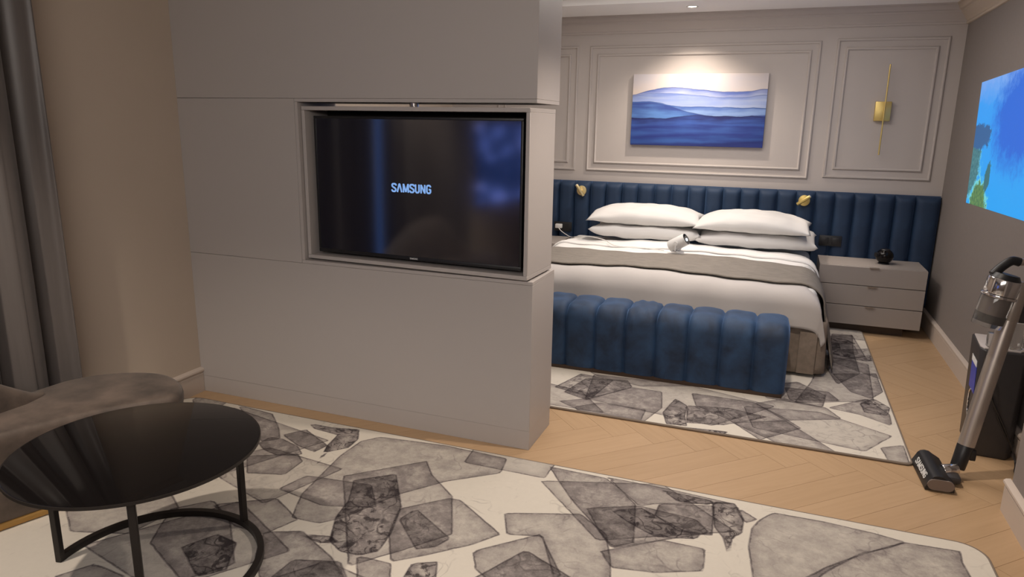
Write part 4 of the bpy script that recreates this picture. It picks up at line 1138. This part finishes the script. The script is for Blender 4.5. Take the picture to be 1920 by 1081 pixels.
# projected picture on the right wall
def proj_mat():
    m = bpy.data.materials.new('projected_coast_picture'); m.use_nodes = True
    nt = m.node_tree; N = nt.nodes; L = nt.links.new; b = N['Principled BSDF']
    b.inputs['Base Color'].default_value = (0.03, 0.03, 0.03, 1); b.inputs['Roughness'].default_value = 0.8
    tc = N.new('ShaderNodeTexCoord'); sx = N.new('ShaderNodeSeparateXYZ'); L(tc.outputs['Object'], sx.inputs[0])
    def mth(op, a, b_=None, c=None):
        n = N.new('ShaderNodeMath'); n.operation = op
        for i, v in enumerate((a, b_, c)):
            if v is None: continue
            if isinstance(v, (int, float)): n.inputs[i].default_value = v
            else: L(v, n.inputs[i])
        return n.outputs[0]
    def mr(v, a, b_, c=0.0, d=1.0):
        n = N.new('ShaderNodeMapRange')
        for i, q in enumerate((a, b_, c, d)): n.inputs[i + 1].default_value = q
        L(v, n.inputs[0]); return n.outputs[0]
    def mix(f, a, b_):
        n = N.new('ShaderNodeMix'); n.data_type = 'RGBA'; L(f, n.inputs[0])
        for i, v in ((6, a), (7, b_)):
            if isinstance(v, tuple): n.inputs[i].default_value = (*v, 1)
            else: L(v, n.inputs[i])
        return n.outputs[2]
    Y = mth('MULTIPLY', sx.outputs[1], -1.0)   # distance from the far edge towards the camera, metres
    Z = sx.outputs[2]                          # height above the lower edge
    n = N.new('ShaderNodeTexNoise'); n.inputs['Scale'].default_value = 15; n.inputs['Detail'].default_value = 8; n.inputs['Roughness'].default_value = 0.8
    L(tc.outputs['Object'], n.inputs['Vector']); nf = mth('SUBTRACT', n.outputs['Fac'], 0.5)
    n2 = N.new('ShaderNodeTexNoise'); n2.inputs['Scale'].default_value = 40; n2.inputs['Detail'].default_value = 4; L(tc.outputs['Object'], n2.inputs['Vector'])
    def blob(cy, cz, ry, rz, amp=1.9, lo=1.03, hi=0.97):
        dy = mth('DIVIDE', mth('SUBTRACT', Y, cy), ry); dz = mth('DIVIDE', mth('SUBTRACT', Z, cz), rz)
        d = mth('SQRT', mth('ADD', mth('MULTIPLY', dy, dy), mth('MULTIPLY', dz, dz)))
        return mr(mth('ADD', d, mth('MULTIPLY', nf, amp)), lo, hi)
    sea = mix(mr(mth('ADD', Z, mth('MULTIPLY', nf, 0.25)), 0.05, 0.75), (0.012, 0.40, 1.0), (0.035, 0.36, 1.0))
    sea = mix(mr(mth('ADD', Z, mth('MULTIPLY', nf, 0.3)), 0.62, 0.80), sea, (0.22, 0.44, 0.95))
    sea = mix(blob(0.92, 0.54, 0.42, 0.26, 1.6, 1.35, 0.75), sea, (0.012, 0.15, 0.75))
    land = mix(mr(n2.outputs['Fac'], 0.35, 0.65), (0.035, 0.16, 0.20), (0.09, 0.27, 0.30))
    green = mix(mr(n2.outputs['Fac'], 0.35, 0.65), (0.05, 0.16, 0.08), (0.16, 0.32, 0.10))
    c = mix(blob(0.06, 0.22, 0.25, 0.21), sea, (0.12, 0.60, 0.90))
    c = mix(blob(0.05, 0.23, 0.225, 0.195), c, land)
    c = mix(blob(0.20, 0.43, 0.24, 0.075), c, (0.03, 0.13, 0.34))
    c = mix(blob(0.36, 0.02, 0.21, 0.15), c, (0.2, 0.75, 0.75))
    c = mix(blob(0.36, 0.01, 0.185, 0.135), c, green)
    c = mix(blob(0.50, 0.19, 0.055, 0.09), c, (0.04, 0.17, 0.20))
    L(c, b.inputs['Emission Color']); b.inputs['Emission Strength'].default_value = 0.95
    return m
M['proj'] = proj_mat()
px0 = XR - 0.0016
P = [(5.425, 1.045), (4.02, 1.072), (4.22, 1.855), (5.515, 1.816)]
pp = empty('projected_picture', (XR, 4.8, 1.05))
tag(pp, 'bright blue aerial sea and coast picture projected on the right wall', 'projection')
vs = [(px0, y, z) for y, z in P] + [(XR - 0.0002, y, z) for y, z in P]
vs = [(x, y - 5.515, z - 1.045) for x, y, z in vs]
o = frompy('picture', vs, [(0, 1, 2, 3), (4, 7, 6, 5), (0, 4, 5, 1), (1, 5, 6, 2), (2, 6, 7, 3), (3, 7, 4, 0)], M['proj'], pp)
o.location = (0, 5.515, 1.045)
pull(pp)

# recessed downlights
DL = [(x, y, c) for (x, y, tx, ty, e, a, c) in LAMPS]
names = ['round white downlight recessed above the sofa', 'round white downlight recessed in the living area ceiling', 'round white downlight recessed above the corridor beside the partition',
         'round lit downlight in the ceiling strip above the painting', 'round white downlight recessed in the raised ceiling above the bed', 'round white downlight added to brighten the nightstand by the right wall']
for (x, y, c), lb in zip(DL, names):
    zc = ZT if (TX0 < x < TX1 and TY0 < y < TY1) else ZC
    d = empty('downlight', (x, y, zc)); tag(d, lb, 'downlight', 'recessed ceiling downlights')
    bm = bmesh.new(); rs = []
    for (r_, z_) in ((0.046, zc - 0.0004), (0.045, zc - 0.004), (0.034, zc - 0.004), (0.031, zc - 0.0006)):
        rs.append([bm.verts.new((x + r_ * math.cos(2 * PI * k / 32), y + r_ * math.sin(2 * PI * k / 32), z_)) for k in range(32)])
    for a in range(3):
        for k in range(32): bm.faces.new((rs[a][k], rs[a][(k + 1) % 32], rs[a + 1][(k + 1) % 32], rs[a + 1][k]))
    frombm('rim', bm, M['whitepl'], d, smooth=True)
    cyl('lens', (x, y, zc - 0.0022), (x, y, zc - 0.0008), 0.031, M['lamp_on'], d, seg=32)
    pull(d)

# ================================================================== CLEANING STATION AND VACUUM
stn = empty('cleaning_station', (1.05, 3.78, 0))
tag(stn, 'tall charcoal vacuum docking station with blue label standing against the right wall', 'docking station')
bm = bmesh.new()
Pb = [(0.985, 3.665), (1.120, 3.655), (1.148, 3.69), (1.148, 3.93), (0.99, 3.95), (0.975, 3.70)]
Pt = [(0.962, 3.655), (1.122, 3.645), (1.148, 3.68), (1.148, 3.93), (0.975, 3.955), (0.952, 3.70)]
vs = [(x, y, 0.001) for x, y in Pb] + [(x, y, 0.525) for x, y in Pt]
fs = [(0, 1, 2, 3, 4, 5), (6, 7, 8, 9, 10, 11)] + [(i, (i + 1) % 6, 6 + (i + 1) % 6, 6 + i) for i in range(6)]
for v in vs: bm.verts.new(v)
bm.verts.ensure_lookup_table()
for f in fs: bm.faces.new([bm.verts[i] for i in f])
bmesh.ops.recalc_face_normals(bm, faces=bm.faces)
bmesh.ops.bevel(bm, geom=bm.edges[:], offset=0.008, segments=3, profile=0.5, affect='EDGES')
frombm('body', bm, M['station'], stn, sharp=35)
Pl = [(0.965, 3.672), (1.105, 3.664), (1.13, 3.69), (1.13, 3.91), (0.98, 3.93), (0.955, 3.71)]
prism('lid', Pl, 0.5255, 0.532, mat('pale_grey_lid', (0.55, 0.50, 0.48), 0.35), stn, 0.002)
# blue label and bright strip on the face towards the bed side
def lerp(a, b, t_): return a + (b - a) * t_
def sideface(u, v, out=0.0015):   # u along the left face (0 front, 1 rear), v up
    zb = 0.001 + v * 0.544
    x = lerp(lerp(0.985, 0.948, v), lerp(0.975, 0.938, v), min(1, u * 1)); y = lerp(3.665, 3.70, u)
    return Vector((x, y, zb))
LF0, LF1 = Vector((0.9715, 3.712, 0.01)), Vector((0.9885, 3.94, 0.01))
def leftpt(u, v, out):
    a = lerp(Vector((0.975, 3.70, 0)), Vector((0.952, 3.70, 0.525)), v); b = lerp(Vector((0.99, 3.95, 0)), Vector((0.975, 3.955, 0.525)), v)
    p = lerp(a, b, u); return (p.x - out, p.y, p.z)
def decal(name, u0, u1, v0, v1, m, out):
    q = [(u0, v0), (u1, v0), (u1, v1), (u0, v1)]
    vs = [leftpt(u, v, out) for u, v in q] + [leftpt(u, v, -0.002) for u, v in q]
    frompy(name, vs, [(0, 1, 2, 3), (4, 7, 6, 5), (0, 4, 5, 1), (1, 5, 6, 2), (2, 6, 7, 3), (3, 7, 4, 0)], m, stn)
decal('energy_label', 0.05, 0.6, 0.55, 0.86, M['blue_label'], 0.002)
decal('label_header', 0.05, 0.6, 0.80, 0.86, M['print'], 0.003)
tube('bright_strip', smoothpath([leftpt(0.3, 0.26, 0.004), leftpt(0.42, 0.35, 0.004), leftpt(0.42, 0.5, 0.004), leftpt(0.3, 0.56, 0.004)], 6), 0.004, M['chrome'], stn, seg=8)
# docking cradle: clear bracket under the bin
bm = bmesh.new(); tbox(bm, 0.975, 1.02, 3.68, 3.72, 0.532, 0.60, 0.004); tbox(bm, 1.06, 1.12, 3.68, 3.76, 0.532, 0.66, 0.01)
frombm('docking_neck', bm, M['clear'], stn, sharp=40)
tube('cable', smoothpath([(0.975, 3.62, 0.47), (0.955, 3.60, 0.455), (0.965, 3.60, 0.41), (1.02, 3.61, 0.29), (1.085, 3.62, 0.17), (1.14, 3.63, 0.05), (1.145, 3.60, 0.008), (1.12, 3.5, 0.006), (1.13, 3.35, 0.006)], 8), 0.004, M['black'], stn, seg=8)
tube('cable', smoothpath([(0.985, 3.63, 0.39), (1.03, 3.625, 0.27), (1.075, 3.625, 0.17), (1.125, 3.64, 0.09)], 8), 0.004, M['black'], stn, seg=8)
pull(stn)

vc = empty('stick_vacuum', (0.80, 3.33, 0))
tag(vc, 'upright cordless stick vacuum with silver tube and clear bin leaning at the station', 'vacuum cleaner')
# floor head: roller housing with the lettering on its front
p0, p1 = Vector((0.700, 3.465, 0)), Vector((0.712, 3.195, 0))
ax = (p1 - p0).normalized(); inn = Vector((-ax.y, ax.x, 0)); inn = inn if inn.x > 0 else -inn
LH = (p1 - p0).length
prof = [(0.0, 0.004), (0.0, 0.016), (0.020, 0.058), (0.030, 0.068), (0.046, 0.072), (0.064, 0.069), (0.078, 0.059), (0.094, 0.050), (0.110, 0.040), (0.112, 0.006)]
vs = []; n = len(prof)
for t_ in (0, 1):
    for (o_, z) in prof: q = p0 + ax * LH * t_ + inn * o_; vs.append((q.x, q.y, z))
fs = [(i, (i + 1) % n, n + (i + 1) % n, n + i) for i in range(n)] + [tuple(range(n))[::-1], tuple(range(n, 2 * n))]
frompy('floor_head', vs, fs, M['black'], vc, sharp=35)
q = p1 + ax * 0.0005
bm = bmesh.new()
a_, b_ = q + inn * 0.030 + Vector((0, 0, 0.034)), q + inn * 0.084 + Vector((0, 0, 0.034))
pts = []
for k in range(9): a = R(90 + 180 * k / 8); pts.append(a_ + inn * math.cos(a) * 0.024 + Vector((0, 0, math.sin(a) * 0.024)))
for k in range(9): a = R(-90 + 180 * k / 8); pts.append(b_ + inn * math.cos(a) * 0.024 + Vector((0, 0, math.sin(a) * 0.024)))
lo = [bm.verts.new(p) for p in pts]; hi = [bm.verts.new(p + ax * 0.008) for p in pts]
bm.faces.new(lo[::-1]); bm.faces.new(hi)
for k in range(len(pts)): bm.faces.new((lo[k], lo[(k + 1) % len(pts)], hi[(k + 1) % len(pts)], hi[k]))
frombm('end_cap', bm, M['greypl'], vc, sharp=40)
# lettering runs along the sloping front face
fc = p0 + ax * LH * 0.5 + inn * 0.0
upv = (inn * 0.022 + Vector((0, 0, 0.046))).normalized(); nrm = ax.cross(upv).normalized()
if nrm.x > 0: nrm = -nrm
org = fc + Vector((0, 0, 0.02)) + upv * 0.010 + nrm * 0.0005
mt = Matrix(((ax.x, upv.x, nrm.x, org.x), (ax.y, upv.y, nrm.y, org.y), (ax.z, upv.z, nrm.z, org.z), (0, 0, 0, 1)))
lettering('brand_lettering', 'SAMSUNG', 0.028, M['print'], vc, mt, 0.0008, 0.17, 1.15)
cyl('swivel_joint', (0.800, 3.335, 0.040), (0.860, 3.350, 0.056), 0.030, M['chrome'], vc, seg=28, rb=0.022, bev=0.004)
box('joint_housing', 0.79, 0.862, 3.27, 3.365, 0.012, 0.046, M['station'], vc, 0.012)
cyl('neck', (0.862, 3.375, 0.045), (0.886, 3.402, 0.150), 0.030, M['black'], vc, seg=28, bev=0.004, rb=0.033)
box('release_button', 0.905, 0.93, 3.385, 3.405, 0.085, 0.135, M['black'], vc, 0.005)
T0_, T1_ = Vector((0.888, 3.402, 0.150)), Vector((1.010, 3.515, 0.870))
td = (T1_ - T0_).normalized()
cyl('tube', T0_, T0_ + (T1_ - T0_) * 0.78, 0.034, M['silver'], vc, seg=36)
cyl('tube_collar', T0_ + (T1_ - T0_) * 0.78, T0_ + (T1_ - T0_) * 1.0, 0.037, M['silver'], vc, seg=36, bev=0.003)
bt, bb_ = Vector((0.935, 3.445, 0.900)), Vector((0.893, 3.440, 0.690))
bd = (bt - bb_).normalized()
cyl('bin', bb_, bb_ + (bt - bb_) * 0.62, 0.058, M['clear'], vc, seg=40, bev=0.003, rb=0.062)
cyl('filter_core', bb_ + bd * 0.04, bb_ + (bt - bb_) * 0.62, 0.036, M['greypl'], vc, seg=28)
cyl('dust_ring', bb_ + bd * 0.02, bb_ + bd * 0.055, 0.045, M['dark'], vc, seg=28)
cyl('bin_ring', bb_ + (bt - bb_) * 0.62, bb_ + (bt - bb_) * 0.67, 0.067, M['chrome'], vc, seg=40, bev=0.002)
cyl('cyclone_cap', bb_ + (bt - bb_) * 0.67, bt, 0.063, M['chrome'], vc, seg=40, bev=0.006)
cyl('motor_cover', bt, bt + bd * 0.02, 0.058, M['black'], vc, seg=40, rb=0.046)
tube('handle', smoothpath([bt + Vector((-0.045, 0.01, 0.012)), (0.92, 3.47, 0.945), (0.955, 3.48, 0.972), (0.985, 3.485, 0.968)], 6), 0.019, M['black'], vc, seg=14)
tube('handle_grip', smoothpath([(0.985, 3.485, 0.968), (1.04, 3.50, 0.972), (1.09, 3.51, 0.965), (1.105, 3.52, 0.92), (1.08, 3.53, 0.87), (1.02, 3.52, 0.865), (0.99, 3.515, 0.862)], 6), 0.015, M['silver'], vc, seg=14)
box('battery', 1.00, 1.07, 3.50, 3.57, 0.70, 0.83, M['station'], vc, 0.01)
pull(vc)
